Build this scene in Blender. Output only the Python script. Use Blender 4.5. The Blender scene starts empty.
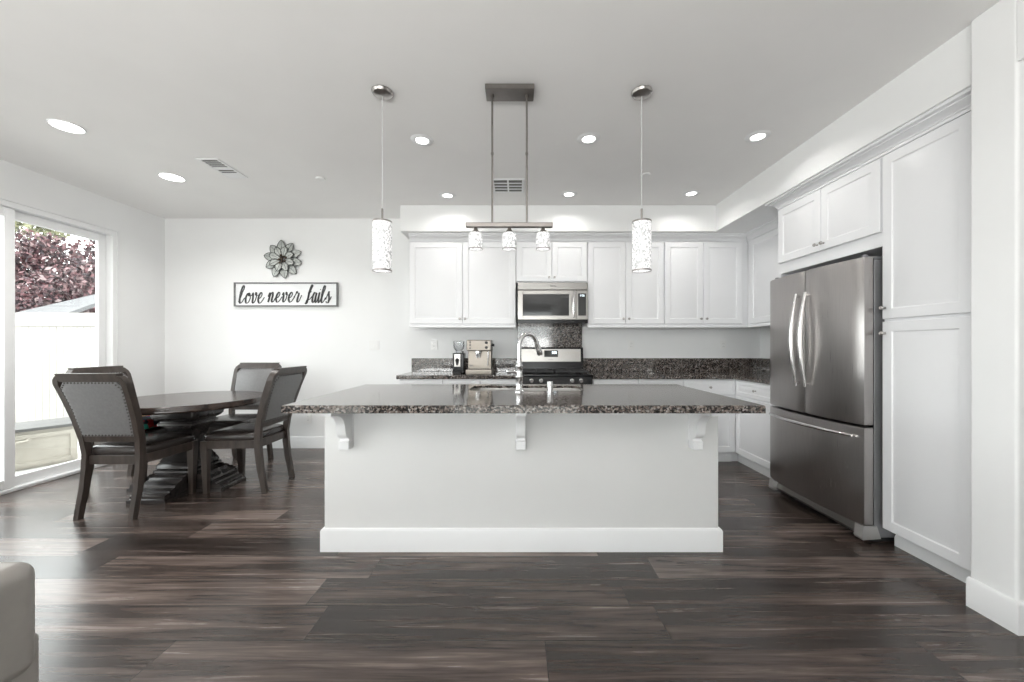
import bpy, bmesh, math, random
from mathutils import Vector, Matrix
R = math.radians
PI = math.pi
SC = bpy.context.scene
COL = SC.collection

# ------------------------------------------------------------------ camera, sky, exposure
F_PX, VX, VY, EYE = 385.0, 517.0, 346.0, 1.215
cam_data = bpy.data.cameras.new('camera')
cam_data.sensor_fit = 'HORIZONTAL'
cam_data.sensor_width = 36.0
cam_data.lens = F_PX / 1024.0 * 36.0
cam_data.shift_x = -(VX - 512.0) / 1024.0
cam_data.shift_y = (VY - 341.0) / 1024.0
cam_data.clip_start = 0.02
cam = bpy.data.objects.new('camera', cam_data)
cam.location = (0, 0, EYE)
cam.rotation_euler = (R(90), 0, 0)
COL.objects.link(cam)
SC.camera = cam

SKY = 6.5
CAN_POWER = 2.2
DINING_POWER = 8.0
REAR_POWER = 166.0
SIDE_POWER = 14.0
world = bpy.data.worlds.new('sky')
SC.world = world
world.use_nodes = True
wb = world.node_tree.nodes['Background']
# hazy white sky above, a glow added below the horizon as upward bounce light
wt = world.node_tree
_g = wt.nodes.new('ShaderNodeTexCoord'); _s = wt.nodes.new('ShaderNodeSeparateXYZ'); _r = wt.nodes.new('ShaderNodeValToRGB')
wt.links.new(_g.outputs['Generated'], _s.inputs[0])
_m = wt.nodes.new('ShaderNodeMath'); _m.operation = 'MULTIPLY_ADD'; _m.inputs[1].default_value = 0.5; _m.inputs[2].default_value = 0.5
wt.links.new(_s.outputs[2], _m.inputs[0]); wt.links.new(_m.outputs[0], _r.inputs[0])
_r.color_ramp.elements[0].position = 0.49; _r.color_ramp.elements[0].color = (0.36, 0.355, 0.345, 1)
_r.color_ramp.elements[1].position = 0.51; _r.color_ramp.elements[1].color = (0.97, 0.985, 1.0, 1)
wt.links.new(_r.outputs[0], wb.inputs[0])
wb.inputs[1].default_value = SKY

SC.view_settings.view_transform = 'Standard'
SC.view_settings.look = 'None'
SC.view_settings.gamma = 1.0
SC.view_settings.use_curve_mapping = False
SC.view_settings.exposure = 0.26
SC.cycles.max_bounces = 12
SC.cycles.diffuse_bounces = 6
SC.cycles.glossy_bounces = 4
SC.cycles.transparent_max_bounces = 12
SC.cycles.caustics_reflective = False
SC.cycles.caustics_refractive = False
SC.cycles.sample_clamp_indirect = 4.0
SC.cycles.use_denoising = True


# daylight portals at the two glazed openings (they only guide sky sampling)
def portal(loc, rot, sx, sy):
    l = bpy.data.lights.new('daylight_portal', 'AREA')
    l.shape = 'RECTANGLE'; l.size = sx; l.size_y = sy
    l.cycles.is_portal = True
    o = bpy.data.objects.new('daylight_portal', l)
    o.location = loc; o.rotation_euler = rot
    COL.objects.link(o)

# ------------------------------------------------------------------ room numbers
CEIL = 2.735
XL, XR = -4.2, 2.90          # left wall, kitchen right wall
YB = 4.59                    # back wall
YR = -2.2                    # rear glazing behind the camera
SOFF_Y, SOFF_X, SOFF_Z = 4.15, 2.145, 2.45
portal((XL - 0.02, 3.0, 1.2), (0, R(-90), 0), 2.4, 2.1)

# unseen fill lamps added near the rear and left openings, tilted upward
def fill_light(loc, rot, sx, sy, power, col):
    l = bpy.data.lights.new('added_fill_lamp', 'AREA')
    l.shape = 'RECTANGLE'; l.size = sx; l.size_y = sy; l.energy = power; l.color = col
    o = bpy.data.objects.new('added_fill_lamp', l)
    o.location = loc; o.rotation_euler = rot
    COL.objects.link(o)
fill_light((-1.1, YR + 0.32, 1.3), (R(166), 0, 0), 4.1, 1.2, REAR_POWER, (1.0, 0.985, 0.965))
fill_light((XL + 0.2, -0.2, 1.2), (R(115), 0, R(-90)), 2.0, 2.0, SIDE_POWER, (0.97, 0.985, 1.0))

# ------------------------------------------------------------------ materials
def nodes_of(name):
    m = bpy.data.materials.new(name)
    m.use_nodes = True
    nt = m.node_tree
    b = nt.nodes['Principled BSDF']
    return m, nt, b
def N(nt, kind, **kw):
    n = nt.nodes.new(kind)
    for k, v in kw.items():
        setattr(n, k, v)
    return n
def math_node(nt, op, a, b=None, clamp=False):
    n = nt.nodes.new('ShaderNodeMath'); n.operation = op; n.use_clamp = clamp
    for i, q in enumerate((a, b)):
        if q is None: continue
        if isinstance(q, (int, float)): n.inputs[i].default_value = q
        else: nt.links.new(q, n.inputs[i])
    return n.outputs[0]
def ramp(nt, fac, stops, interp='LINEAR'):
    n = nt.nodes.new('ShaderNodeValToRGB')
    n.color_ramp.interpolation = interp
    e = n.color_ramp.elements
    while len(e) < len(stops): e.new(0.5)
    for i, (p, c) in enumerate(stops):
        e[i].position = p; e[i].color = (*c, 1)
    nt.links.new(fac, n.inputs[0])
    return n.outputs[0]
def obj_coords(nt, scale=(1, 1, 1)):
    t = N(nt, 'ShaderNodeTexCoord'); mp = N(nt, 'ShaderNodeMapping')
    mp.inputs['Scale'].default_value = scale
    nt.links.new(t.outputs['Object'], mp.inputs['Vector'])
    return mp.outputs[0]
def plain(name, col, rough=0.5, metal=0.0, var=0.0, vscale=8.0, spec=0.5, coat=0.0, stretch=(1, 1, 1), bump=0.0):
    m, nt, b = nodes_of(name)
    b.inputs['Base Color'].default_value = (*col, 1)
    b.inputs['Roughness'].default_value = rough
    b.inputs['Metallic'].default_value = metal
    b.inputs['Specular IOR Level'].default_value = spec
    b.inputs['Coat Weight'].default_value = coat
    if var > 0 or bump > 0:
        v = obj_coords(nt, stretch)
        n = N(nt, 'ShaderNodeTexNoise'); n.inputs['Scale'].default_value = vscale
        n.inputs['Detail'].default_value = 5
        nt.links.new(v, n.inputs['Vector'])
        lo = tuple(max(0, c * (1 - var)) for c in col); hi = tuple(min(1, c * (1 + var)) for c in col)
        nt.links.new(ramp(nt, n.outputs['Fac'], [(0.3, lo), (0.7, hi)]), b.inputs['Base Color'])
        if bump > 0:
            bp = N(nt, 'ShaderNodeBump'); bp.inputs['Strength'].default_value = bump
            bp.inputs['Distance'].default_value = 0.002
            nt.links.new(n.outputs['Fac'], bp.inputs['Height'])
            nt.links.new(bp.outputs[0], b.inputs['Normal'])
    return m
def emissive(name, col, strength):
    m, nt, b = nodes_of(name)
    b.inputs['Base Color'].default_value = (0.8, 0.8, 0.8, 1)
    b.inputs['Emission Color'].default_value = (*col, 1)
    b.inputs['Emission Strength'].default_value = strength
    return m
def clear_glass(name, tint=(0.96, 0.98, 0.97), refl=0.06, rough=0.0):
    m = bpy.data.materials.new(name); m.use_nodes = True
    nt = m.node_tree; nt.nodes.clear()
    out = N(nt, 'ShaderNodeOutputMaterial'); mx = N(nt, 'ShaderNodeMixShader')
    t = N(nt, 'ShaderNodeBsdfTransparent'); t.inputs[0].default_value = (*tint, 1)
    g = N(nt, 'ShaderNodeBsdfGlossy'); g.inputs['Roughness'].default_value = rough
    lw = N(nt, 'ShaderNodeLayerWeight'); lw.inputs[0].default_value = 0.25
    f = math_node(nt, 'MULTIPLY', lw.outputs['Fresnel'], 0.6)
    f = math_node(nt, 'ADD', f, refl * 0.3, True)
    nt.links.new(f, mx.inputs[0]); nt.links.new(t.outputs[0], mx.inputs[1]); nt.links.new(g.outputs[0], mx.inputs[2])
    nt.links.new(mx.outputs[0], out.inputs[0])
    return m
def brushed(name, col, rough=0.3, stretch=(1, 1, 60), amt=0.12):
    m, nt, b = nodes_of(name)
    b.inputs['Metallic'].default_value = 1.0
    v = obj_coords(nt, stretch)
    n = N(nt, 'ShaderNodeTexNoise'); n.inputs['Scale'].default_value = 6; n.inputs['Detail'].default_value = 4
    nt.links.new(v, n.inputs['Vector'])
    nt.links.new(ramp(nt, n.outputs['Fac'], [(0.3, tuple(c * (1 - amt * 0.5) for c in col)), (0.7, tuple(min(1, c * (1 + amt * 0.5)) for c in col))]), b.inputs['Base Color'])
    r = math_node(nt, 'MULTIPLY', n.outputs['Fac'], amt)
    r = math_node(nt, 'ADD', r, rough - amt * 0.5)
    nt.links.new(r, b.inputs['Roughness'])
    return m
def granite_mat():
    m, nt, b = nodes_of('speckled_granite')
    v = obj_coords(nt)
    vo = N(nt, 'ShaderNodeTexVoronoi'); vo.inputs['Scale'].default_value = 120
    nz = N(nt, 'ShaderNodeTexNoise'); nz.inputs['Scale'].default_value = 60; nz.inputs['Detail'].default_value = 4
    nt.links.new(v, nz.inputs['Vector'])
    mv = N(nt, 'ShaderNodeVectorMath', operation='MULTIPLY_ADD')
    nt.links.new(nz.outputs['Color'], mv.inputs[0]); mv.inputs[1].default_value = (0.012, 0.012, 0.012); nt.links.new(v, mv.inputs[2])
    nt.links.new(mv.outputs[0], vo.inputs['Vector'])
    sep = N(nt, 'ShaderNodeSeparateColor'); nt.links.new(vo.outputs['Color'], sep.inputs[0])
    c1 = ramp(nt, sep.outputs[0], [(0.0, (0.010, 0.009, 0.009)), (0.28, (0.032, 0.027, 0.025)), (0.45, (0.125, 0.103, 0.092)), (0.68, (0.215, 0.185, 0.165)), (0.88, (0.30, 0.285, 0.275)), (1.0, (0.42, 0.40, 0.39))], 'CONSTANT')
    n2 = N(nt, 'ShaderNodeTexNoise'); n2.inputs['Scale'].default_value = 25; n2.inputs['Detail'].default_value = 3
    nt.links.new(v, n2.inputs['Vector'])
    mx = N(nt, 'ShaderNodeMix', data_type='RGBA', blend_type='MULTIPLY')
    mx.inputs[0].default_value = 0.6
    nt.links.new(c1, mx.inputs[6])
    nt.links.new(ramp(nt, n2.outputs['Fac'], [(0.35, (0.55, 0.53, 0.52)), (0.65, (1.0, 0.97, 0.95))]), mx.inputs[7])
    nt.links.new(mx.outputs[2], b.inputs['Base Color'])
    b.inputs['Roughness'].default_value = 0.09
    b.inputs['Specular IOR Level'].default_value = 0.8
    return m
def plank_mat():
    m, nt, b = nodes_of('dark_plank_floor')
    t = N(nt, 'ShaderNodeTexCoord'); sp = N(nt, 'ShaderNodeSeparateXYZ')
    nt.links.new(t.outputs['Object'], sp.inputs[0])
    H, L = 0.212, 1.52
    yy = math_node(nt, 'DIVIDE', math_node(nt, 'SUBTRACT', sp.outputs[1], 0.105), H)
    row = math_node(nt, 'FLOOR', yy); fy = math_node(nt, 'FRACT', yy)
    wn = N(nt, 'ShaderNodeTexWhiteNoise', noise_dimensions='1D'); nt.links.new(row, wn.inputs['W'])
    xx = math_node(nt, 'ADD', math_node(nt, 'DIVIDE', sp.outputs[0], L), wn.outputs['Value'])
    colu = math_node(nt, 'FLOOR', xx); fx = math_node(nt, 'FRACT', xx)
    cv = N(nt, 'ShaderNodeCombineXYZ'); nt.links.new(row, cv.inputs[0]); nt.links.new(colu, cv.inputs[1])
    w2 = N(nt, 'ShaderNodeTexWhiteNoise', noise_dimensions='2D'); nt.links.new(cv.outputs[0], w2.inputs['Vector'])
    rnd = w2.outputs['Value']
    # seams
    ey = math_node(nt, 'MINIMUM', fy, math_node(nt, 'SUBTRACT', 1.0, fy))
    ex = math_node(nt, 'MINIMUM', fx, math_node(nt, 'SUBTRACT', 1.0, fx))
    sy = math_node(nt, 'LESS_THAN', math_node(nt, 'MULTIPLY', ey, H), 0.0026)
    sx = math_node(nt, 'LESS_THAN', math_node(nt, 'MULTIPLY', ex, L), 0.0018)
    seam = math_node(nt, 'MAXIMUM', sx, sy)
    # grain
    g = N(nt, 'ShaderNodeTexNoise', noise_dimensions='4D'); g.inputs['Scale'].default_value = 1.0; g.inputs['Detail'].default_value = 7; g.inputs['Roughness'].default_value = 0.62
    g.inputs['Distortion'].default_value = 0.6
    mp = N(nt, 'ShaderNodeMapping'); mp.inputs['Scale'].default_value = (1.5, 30, 1)
    nt.links.new(t.outputs['Object'], mp.inputs['Vector']); nt.links.new(mp.outputs[0], g.inputs['Vector'])
    nt.links.new(math_node(nt, 'MULTIPLY', rnd, 37.0), g.inputs['W'])
    g2 = N(nt, 'ShaderNodeTexNoise', noise_dimensions='4D'); g2.inputs['Scale'].default_value = 1.0; g2.inputs['Detail'].default_value = 3
    mp2 = N(nt, 'ShaderNodeMapping'); mp2.inputs['Scale'].default_value = (0.9, 5.0, 1)
    nt.links.new(t.outputs['Object'], mp2.inputs['Vector']); nt.links.new(mp2.outputs[0], g2.inputs['Vector'])
    nt.links.new(math_node(nt, 'MULTIPLY', rnd, 19.0), g2.inputs['W'])
    f = math_node(nt, 'ADD', math_node(nt, 'MULTIPLY', g.outputs['Fac'], 0.55), math_node(nt, 'MULTIPLY', g2.outputs['Fac'], 0.45))
    f = math_node(nt, 'ADD', f, math_node(nt, 'MULTIPLY', math_node(nt, 'SUBTRACT', rnd, 0.5), 0.13))
    c = ramp(nt, f, [(0.34, (0.010, 0.0068, 0.0056)), (0.455, (0.042, 0.030, 0.0255)), (0.54, (0.096, 0.071, 0.061)), (0.64, (0.20, 0.157, 0.138))])
    mx = N(nt, 'ShaderNodeMix', data_type='RGBA'); nt.links.new(math_node(nt, 'MULTIPLY', seam, 0.9), mx.inputs[0])
    nt.links.new(c, mx.inputs[6]); mx.inputs[7].default_value = (0.012, 0.010, 0.009, 1)
    nt.links.new(mx.outputs[2], b.inputs['Base Color'])
    r = math_node(nt, 'ADD', math_node(nt, 'MULTIPLY', g.outputs['Fac'], 0.10), 0.21)
    nt.links.new(r, b.inputs['Roughness'])
    b.inputs['Specular IOR Level'].default_value = 0.66
    bp = N(nt, 'ShaderNodeBump'); bp.inputs['Strength'].default_value = 0.12; bp.inputs['Distance'].default_value = 0.002
    nt.links.new(math_node(nt, 'SUBTRACT', g.outputs['Fac'], seam), bp.inputs['Height'])
    nt.links.new(bp.outputs[0], b.inputs['Normal'])
    return m
def wood_mat(name, a, c, rough=0.35, axis=2):
    m, nt, b = nodes_of(name)
    s = [26, 26, 26]; s[axis] = 3
    v = obj_coords(nt, s)
    n = N(nt, 'ShaderNodeTexNoise'); n.inputs['Scale'].default_value = 1.0; n.inputs['Detail'].default_value = 6; n.inputs['Distortion'].default_value = 0.5
    nt.links.new(v, n.inputs['Vector'])
    nt.links.new(ramp(nt, n.outputs['Fac'], [(0.3, a), (0.7, c)]), b.inputs['Base Color'])
    b.inputs['Roughness'].default_value = rough
    return m
def crystal_mat():
    m, nt, b = nodes_of('lit_crystal_mesh')
    v = obj_coords(nt, (1, 1, 0.8))
    vo = N(nt, 'ShaderNodeTexVoronoi'); vo.inputs['Scale'].default_value = 135
    nt.links.new(v, vo.inputs['Vector'])
    sep = N(nt, 'ShaderNodeSeparateColor'); nt.links.new(vo.outputs['Color'], sep.inputs[0])
    fac = ramp(nt, sep.outputs[0], [(0.0, (0.02,) * 3), (0.16, (0.16,) * 3), (0.36, (1, 1, 1)), (1, (1, 1, 1))], 'CONSTANT')
    vd = N(nt, 'ShaderNodeTexVoronoi', feature='DISTANCE_TO_EDGE'); vd.inputs['Scale'].default_value = 135
    nt.links.new(v, vd.inputs['Vector'])
    e = ramp(nt, vd.outputs['Distance'], [(0.0, (0.4,) * 3), (0.10, (1, 1, 1))])
    mx = N(nt, 'ShaderNodeMix', data_type='RGBA', blend_type='MULTIPLY'); mx.inputs[0].default_value = 1.0
    nt.links.new(fac, mx.inputs[6]); nt.links.new(e, mx.inputs[7])
    b.inputs['Base Color'].default_value = (0.55, 0.55, 0.56, 1)
    b.inputs['Roughness'].default_value = 0.15
    b.inputs['Emission Color'].default_value = (1, 0.98, 0.97, 1)
    nt.links.new(math_node(nt, 'MULTIPLY', mx.outputs[2], 0.62), b.inputs['Emission Strength'])
    return m
def leaf_mat(name, stops):
    m, nt, b = nodes_of(name)
    g = N(nt, 'ShaderNodeNewGeometry')
    nt.links.new(ramp(nt, g.outputs['Random Per Island'], stops), b.inputs['Base Color'])
    b.inputs['Roughness'].default_value = 0.55
    return m
def floral_mat():
    m, nt, b = nodes_of('floral_print_cloth')
    v = obj_coords(nt)
    vo = N(nt, 'ShaderNodeTexVoronoi'); vo.inputs['Scale'].default_value = 17
    nt.links.new(v, vo.inputs['Vector'])
    sep = N(nt, 'ShaderNodeSeparateColor'); nt.links.new(vo.outputs['Color'], sep.inputs[0])
    c = ramp(nt, sep.outputs[1], [(0.0, (0.5, 0.03, 0.03)), (0.25, (0.02, 0.08, 0.35)), (0.42, (0.02, 0.28, 0.2)), (0.6, (0.01, 0.012, 0.03)), (0.85, (0.55, 0.22, 0.05))], 'CONSTANT')
    mk = ramp(nt, vo.outputs['Distance'], [(0.5, (1, 1, 1)), (0.62, (0, 0, 0))])
    mx = N(nt, 'ShaderNodeMix', data_type='RGBA'); nt.links.new(mk, mx.inputs[0])
    mx.inputs[6].default_value = (0.008, 0.009, 0.02, 1); nt.links.new(c, mx.inputs[7])
    nt.links.new(mx.outputs[2], b.inputs['Base Color'])
    b.inputs['Roughness'].default_value = 0.7
    return m

M = {}
M['wall'] = plain('warm_white_wall_paint', (0.855, 0.86, 0.86), 0.65, var=0.012, vscale=3)
M['island'] = plain('greige_island_paint', (0.72, 0.72, 0.712), 0.6, var=0.012, vscale=3)
M['ceiling'] = plain('ceiling_paint', (0.89, 0.882, 0.872), 0.8, var=0.012, vscale=3)
M['trim'] = plain('white_trim_paint', (0.84, 0.845, 0.85), 0.35, var=0.01, vscale=3)
M['cab'] = plain('white_cabinet_lacquer', (0.83, 0.835, 0.85), 0.32, var=0.01, vscale=3)
M['floor'] = plank_mat()
M['granite'] = granite_mat()
M['steel'] = brushed('brushed_stainless', (0.34, 0.33, 0.315), 0.32)
M['steel_h'] = brushed('brushed_stainless_horizontal', (0.35, 0.338, 0.322), 0.30, (60, 60, 1))
M['fridge'] = brushed('brushed_fridge_steel', (0.42, 0.40, 0.39), 0.30, (60, 60, 1))
M['fridge_side'] = plain('grey_fridge_enamel', (0.23, 0.23, 0.24), 0.45, 0.3, var=0.03)
M['handle'] = brushed('satin_handle_steel', (0.72, 0.71, 0.70), 0.2, (20, 20, 20), 0.06)
M['chrome'] = plain('polished_chrome', (0.66, 0.66, 0.665), 0.18, 1.0, var=0.02, vscale=30)
M['nickel'] = plain('brushed_nickel', (0.42, 0.40, 0.385), 0.28, 1.0, var=0.04, vscale=30)
M['lampmetal'] = plain('brown_nickel_lamp_metal', (0.29, 0.27, 0.255), 0.3, 1.0, var=0.05, vscale=30)
M['black'] = plain('black_enamel', (0.009, 0.009, 0.010), 0.16, var=0.1, spec=0.3)
M['blackmat'] = plain('matte_black', (0.016, 0.016, 0.017), 0.55, var=0.1)
M['darkglass'] = plain('dark_oven_glass', (0.035, 0.036, 0.036), 0.06, var=0.05)
M['plate'] = plain('white_plastic_plate', (0.85, 0.85, 0.84), 0.3, var=0.01)
M['slot'] = plain('dark_slot', (0.12, 0.12, 0.12), 0.6, var=0.05)
M['grille'] = plain('dark_vent_recess', (0.13, 0.128, 0.122), 0.7, var=0.05)
M['chairwood'] = wood_mat('grey_brown_chair_wood', (0.030, 0.0225, 0.0185), (0.066, 0.050, 0.042), 0.31)
M['tablewood'] = wood_mat('dark_espresso_table_wood', (0.016, 0.0105, 0.0085), (0.058, 0.037, 0.029), 0.2, 0)
M['pedwood'] = wood_mat('black_brown_pedestal_wood', (0.018, 0.016, 0.016), (0.045, 0.038, 0.036), 0.27, 0)
M['leather'] = plain('grey_leather', (0.165, 0.163, 0.165), 0.38, var=0.08, vscale=60, bump=0.1)
M['seatleather'] = plain('dark_brown_seat_leather', (0.030, 0.024, 0.022), 0.26, var=0.1, vscale=60, bump=0.1)
M['nail'] = plain('pewter_nailhead', (0.10, 0.095, 0.09), 0.3, 1.0, var=0.05)
M['sofa'] = plain('taupe_sofa_leather', (0.29, 0.272, 0.252), 0.42, var=0.06, vscale=25, bump=0.15)
M['signboard'] = plain('whitewashed_sign_board', (0.84, 0.85, 0.86), 0.6, var=0.03, vscale=4, stretch=(1, 1, 12))
M['signframe'] = plain('grey_sign_frame', (0.17, 0.17, 0.17), 0.55, var=0.15, vscale=20)
M['ink'] = plain('charcoal_lettering', (0.045, 0.045, 0.047), 0.6, var=0.15, vscale=20)
M['petal'] = plain('pale_grey_metal_petal', (0.44, 0.46, 0.44), 0.4, 0.25, var=0.18, vscale=60)
M['petalrim'] = plain('dark_iron_wire', (0.06, 0.06, 0.06), 0.45, 0.6, var=0.1)
M['bead'] = plain('dark_bronze_bead', (0.10, 0.075, 0.055), 0.3, 0.8, var=0.3, vscale=30)
M['can'] = emissive('lit_downlight_lens', (1, 0.985, 0.96), 6.0)
M['bulb'] = emissive('lit_lamp_diffuser', (1, 0.98, 0.95), 5.0)
M['crystal'] = crystal_mat()
M['glass'] = clear_glass('window_glass')
M['hopper'] = clear_glass('smoky_clear_plastic', (0.93, 0.935, 0.94), 0.12)
M['vinyl'] = plain('white_vinyl_frame', (0.86, 0.865, 0.87), 0.3, var=0.01)
M['fence'] = plain('cream_vinyl_fence', (0.31, 0.297, 0.272), 0.5, var=0.02)
M['boxside'] = plain('beige_resin', (0.36, 0.335, 0.29), 0.6, var=0.04)
M['boxlid'] = plain('grey_resin_lid', (0.075, 0.073, 0.07), 0.6, var=0.05)
M['concrete'] = plain('pale_concrete', (0.42, 0.41, 0.395), 0.85, var=0.1, vscale=4)
M['roof'] = plain('grey_shingle', (0.085, 0.085, 0.088), 0.9, var=0.2, vscale=5, stretch=(1, 1, 8))
M['stucco'] = plain('grey_stucco', (0.12, 0.12, 0.118), 0.9, var=0.08)
M['plum'] = leaf_mat('plum_leaves', [(0.0, (0.016, 0.009, 0.014)), (0.35, (0.05, 0.022, 0.028)), (0.6, (0.135, 0.056, 0.064)), (0.8, (0.21, 0.115, 0.12)), (1.0, (0.30, 0.245, 0.245))])
M['lime'] = leaf_mat('yellow_green_leaves', [(0.0, (0.08, 0.09, 0.04)), (1.0, (0.24, 0.24, 0.14))])
M['bark'] = plain('dark_bark', (0.06, 0.05, 0.045), 0.9, var=0.3, vscale=20)
M['floral'] = floral_mat()
M['digits'] = emissive('lit_display_digits', (0.75, 0.9, 1.0), 1.6)
M['badge'] = plain('badge_silver', (0.50, 0.49, 0.48), 0.35, 0.6, var=0.02)

# ------------------------------------------------------------------ mesh builder
def world_loc(o):
    v = Vector((0, 0, 0))
    while o is not None:
        v = v + o.location; o = o.parent
    return v
class MB:
    def __init__(s):
        s.v = []; s.f = []; s.wn = False
    def add(s, vs, fs):
        k = len(s.v)
        s.v.extend(tuple(p) for p in vs)
        s.f.extend([tuple(i + k for i in f) for f in fs])
        return s
    def bm(s, bm, mat=None):
        bm.verts.index_update()
        s.add([(mat @ v.co if mat else v.co) for v in bm.verts], [[v.index for v in f.verts] for f in bm.faces])
        bm.free(); return s
    def box(s, x0, x1, y0, y1, z0, z1, b=0.0, seg=1, mat=None):
        bm = bmesh.new()
        bmesh.ops.create_cube(bm, size=1.0)
        for v in bm.verts:
            v.co = Vector(((x0 + x1) / 2 + v.co.x * (x1 - x0), (y0 + y1) / 2 + v.co.y * (y1 - y0), (z0 + z1) / 2 + v.co.z * (z1 - z0)))
        if b > 0:
            bmesh.ops.bevel(bm, geom=list(bm.edges), offset=b, segments=seg, profile=0.5, affect='EDGES')
            if seg > 1: s.wn = True
        return s.bm(bm, mat)
    def loft(s, secs, caps=True, closed=False):
        n = len(secs[0]); k = len(s.v)
        for q in secs: s.v.extend(tuple(p) for p in q)
        m = len(secs)
        for i in range(m if closed else m - 1):
            a = k + i * n; b = k + ((i + 1) % m) * n
            for j in range(n):
                s.f.append((a + j, a + (j + 1) % n, b + (j + 1) % n, b + j))
        if caps and not closed:
            s.f.append(tuple(k + j for j in range(n)))
            s.f.append(tuple(k + (m - 1) * n + j for j in range(n)))
        return s
    def lathe(s, prof, c=(0, 0, 0), n=24, mat=None):
        """profile [(r, z)] about the z axis"""
        secs = []
        for r, z in prof:
            r = max(r, 1e-4)
            q = []
            for j in range(n):
                a = 2 * PI * j / n
                p = Vector((r * math.cos(a), r * math.sin(a), z))
                if mat: p = mat @ p
                q.append(p + Vector(c))
            secs.append(q)
        return s.loft(secs)
    def tube(s, path, r, n=10, caps=True, sx=1.0):
        path = [Vector(p) for p in path]
        rs = r if isinstance(r, (list, tuple)) else [r] * len(path)
        t0 = (path[1] - path[0]).normalized()
        up = Vector((0, 0, 1)) if abs(t0.z) < 0.9 else Vector((0, 1, 0))
        nrm = (up - t0 * up.dot(t0)).normalized()
        secs = []
        for i, p in enumerate(path):
            if i == 0: t = path[1] - path[0]
            elif i == len(path) - 1: t = path[-1] - path[-2]
            else: t = path[i + 1] - path[i - 1]
            t.normalize()
            nrm = (nrm - t * nrm.dot(t)).normalized()
            bn = t.cross(nrm)
            secs.append([p + nrm * (rs[i] * math.cos(2 * PI * j / n)) + bn * (rs[i] * sx * math.sin(2 * PI * j / n)) for j in range(n)])
        return s.loft(secs, caps)
    def prism(s, poly, fn, t0, t1):
        return s.loft([[fn(u, v, t0) for u, v in poly], [fn(u, v, t1) for u, v in poly]])
    def panel(s, u0, u1, v0, v1, th, rings, fn):
        """slab whose front carries nested rectangular rings [(inset, height)]"""
        secs = [[fn(u0, v0, -th), fn(u1, v0, -th), fn(u1, v1, -th), fn(u0, v1, -th)]]
        for i, h in rings:
            secs.append([fn(u0 + i, v0 + i, h), fn(u1 - i, v0 + i, h), fn(u1 - i, v1 - i, h), fn(u0 + i, v1 - i, h)])
        return s.loft(secs)
    def build(s, name, mat, parent=None, smooth=35, **props):
        off = world_loc(parent) if parent else Vector((0, 0, 0))
        me = bpy.data.meshes.new(name)
        me.from_pydata([tuple(Vector(p) - off) for p in s.v], [], s.f)
        bm = bmesh.new(); bm.from_mesh(me)
        bmesh.ops.recalc_face_normals(bm, faces=bm.faces)
        bm.to_mesh(me); bm.free()
        me.polygons.foreach_set('use_smooth', [True] * len(me.polygons))
        me.set_sharp_from_angle(angle=R(smooth))
        me.materials.append(mat)
        o = bpy.data.objects.new(name, me)
        COL.objects.link(o)
        if parent: o.parent = parent
        if s.wn:
            w = o.modifiers.new('weighted_normals', 'WEIGHTED_NORMAL'); w.keep_sharp = True
        for k, v in props.items(): o[k] = v
        return o
    def solo(s, name, mat, label, cat, loc=None, group=None, **kw):
        """a thing that is one mesh; its origin goes to loc"""
        if loc is not None:
            s.v = [tuple(Vector(p) - Vector(loc)) for p in s.v]
        o = s.build(name, mat, None, **kw)
        if loc is not None: o.location = loc
        o['label'] = label; o['category'] = cat
        if group: o['group'] = group
        return o

def thing(name, label, cat, loc=(0, 0, 0), group=None, kind=None):
    o = bpy.data.objects.new(name, None)
    o.empty_display_size = 0.1
    COL.objects.link(o)
    o.location = loc
    o['label'] = label; o['category'] = cat
    if group: o['group'] = group
    if kind: o['kind'] = kind
    return o
def struct(o, label=None):
    o['kind'] = 'structure'
    if label: o['label'] = label
    return o
def copy_tree(o, parent=None):
    c = o.copy(); COL.objects.link(c)
    if parent is not None: c.parent = parent
    for ch in [q for q in SC.objects if q.parent == o]:
        copy_tree(ch, c)
    return c
def fnY(f): return lambda u, v, d: Vector((u, f - d, v))      # faces the camera
def fnX(f): return lambda u, v, d: Vector((f - d, u, v))      # faces left
def rrect(cx, cy, hx, hy, r, n=5):
    q = []
    for sx, sy, a0 in ((1, 1, 0), (-1, 1, 90), (-1, -1, 180), (1, -1, 270)):
        for i in range(n + 1):
            a = R(a0 + 90 * i / n)
            q.append((cx + sx * (hx - r) + r * math.cos(a), cy + sy * (hy - r) + r * math.sin(a)))
    return q

# ------------------------------------------------------------------ the room
HALL_X = 3.7
b = MB(); b.box(XL - 0.15, HALL_X, YR, YB + 0.15, -0.12, 0.0)
struct(b.build('floor', M['floor']), 'dark grey brown wood plank floor')
b = MB(); b.box(XL - 0.15, HALL_X, YR, YB + 0.15, CEIL, CEIL + 0.12)
struct(b.build('ceiling', M['ceiling']), 'smooth white ceiling')
b = MB(); b.box(XL - 0.15, XR + 0.15, YB, YB + 0.15, 0, CEIL)
struct(b.build('wall_back', M['wall']), 'white back wall behind dining table and kitchen')
DY0, DY1, DZ = 1.95, 4.04, 2.41
b = MB()
b.box(XL - 0.15, XL, DY1, YB, 0, CEIL)
b.box(XL - 0.15, XL, DY0, DY1, DZ, CEIL)
b.box(XL - 0.15, XL, 0.9, DY0, 0, CEIL)
b.box(XL - 0.15, XL, YR, 0.9, DZ, CEIL)
b.box(XL - 0.15, XL, YR, -1.3, 0, DZ)
struct(b.build('wall_left', M['wall']), 'white left wall around the sliding glass door')
PY0, PY1, PX = 1.63, 1.803, 2.118
b = MB()
b.box(XR, XR + 0.15, PY1, YB, 0, CEIL)
b.box(PX, HALL_X, PY0, PY1, 0, CEIL, 0.012, 3)
b.box(PX, PX + 0.13, YR, PY0 + 0.0005, 2.42, CEIL)
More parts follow.
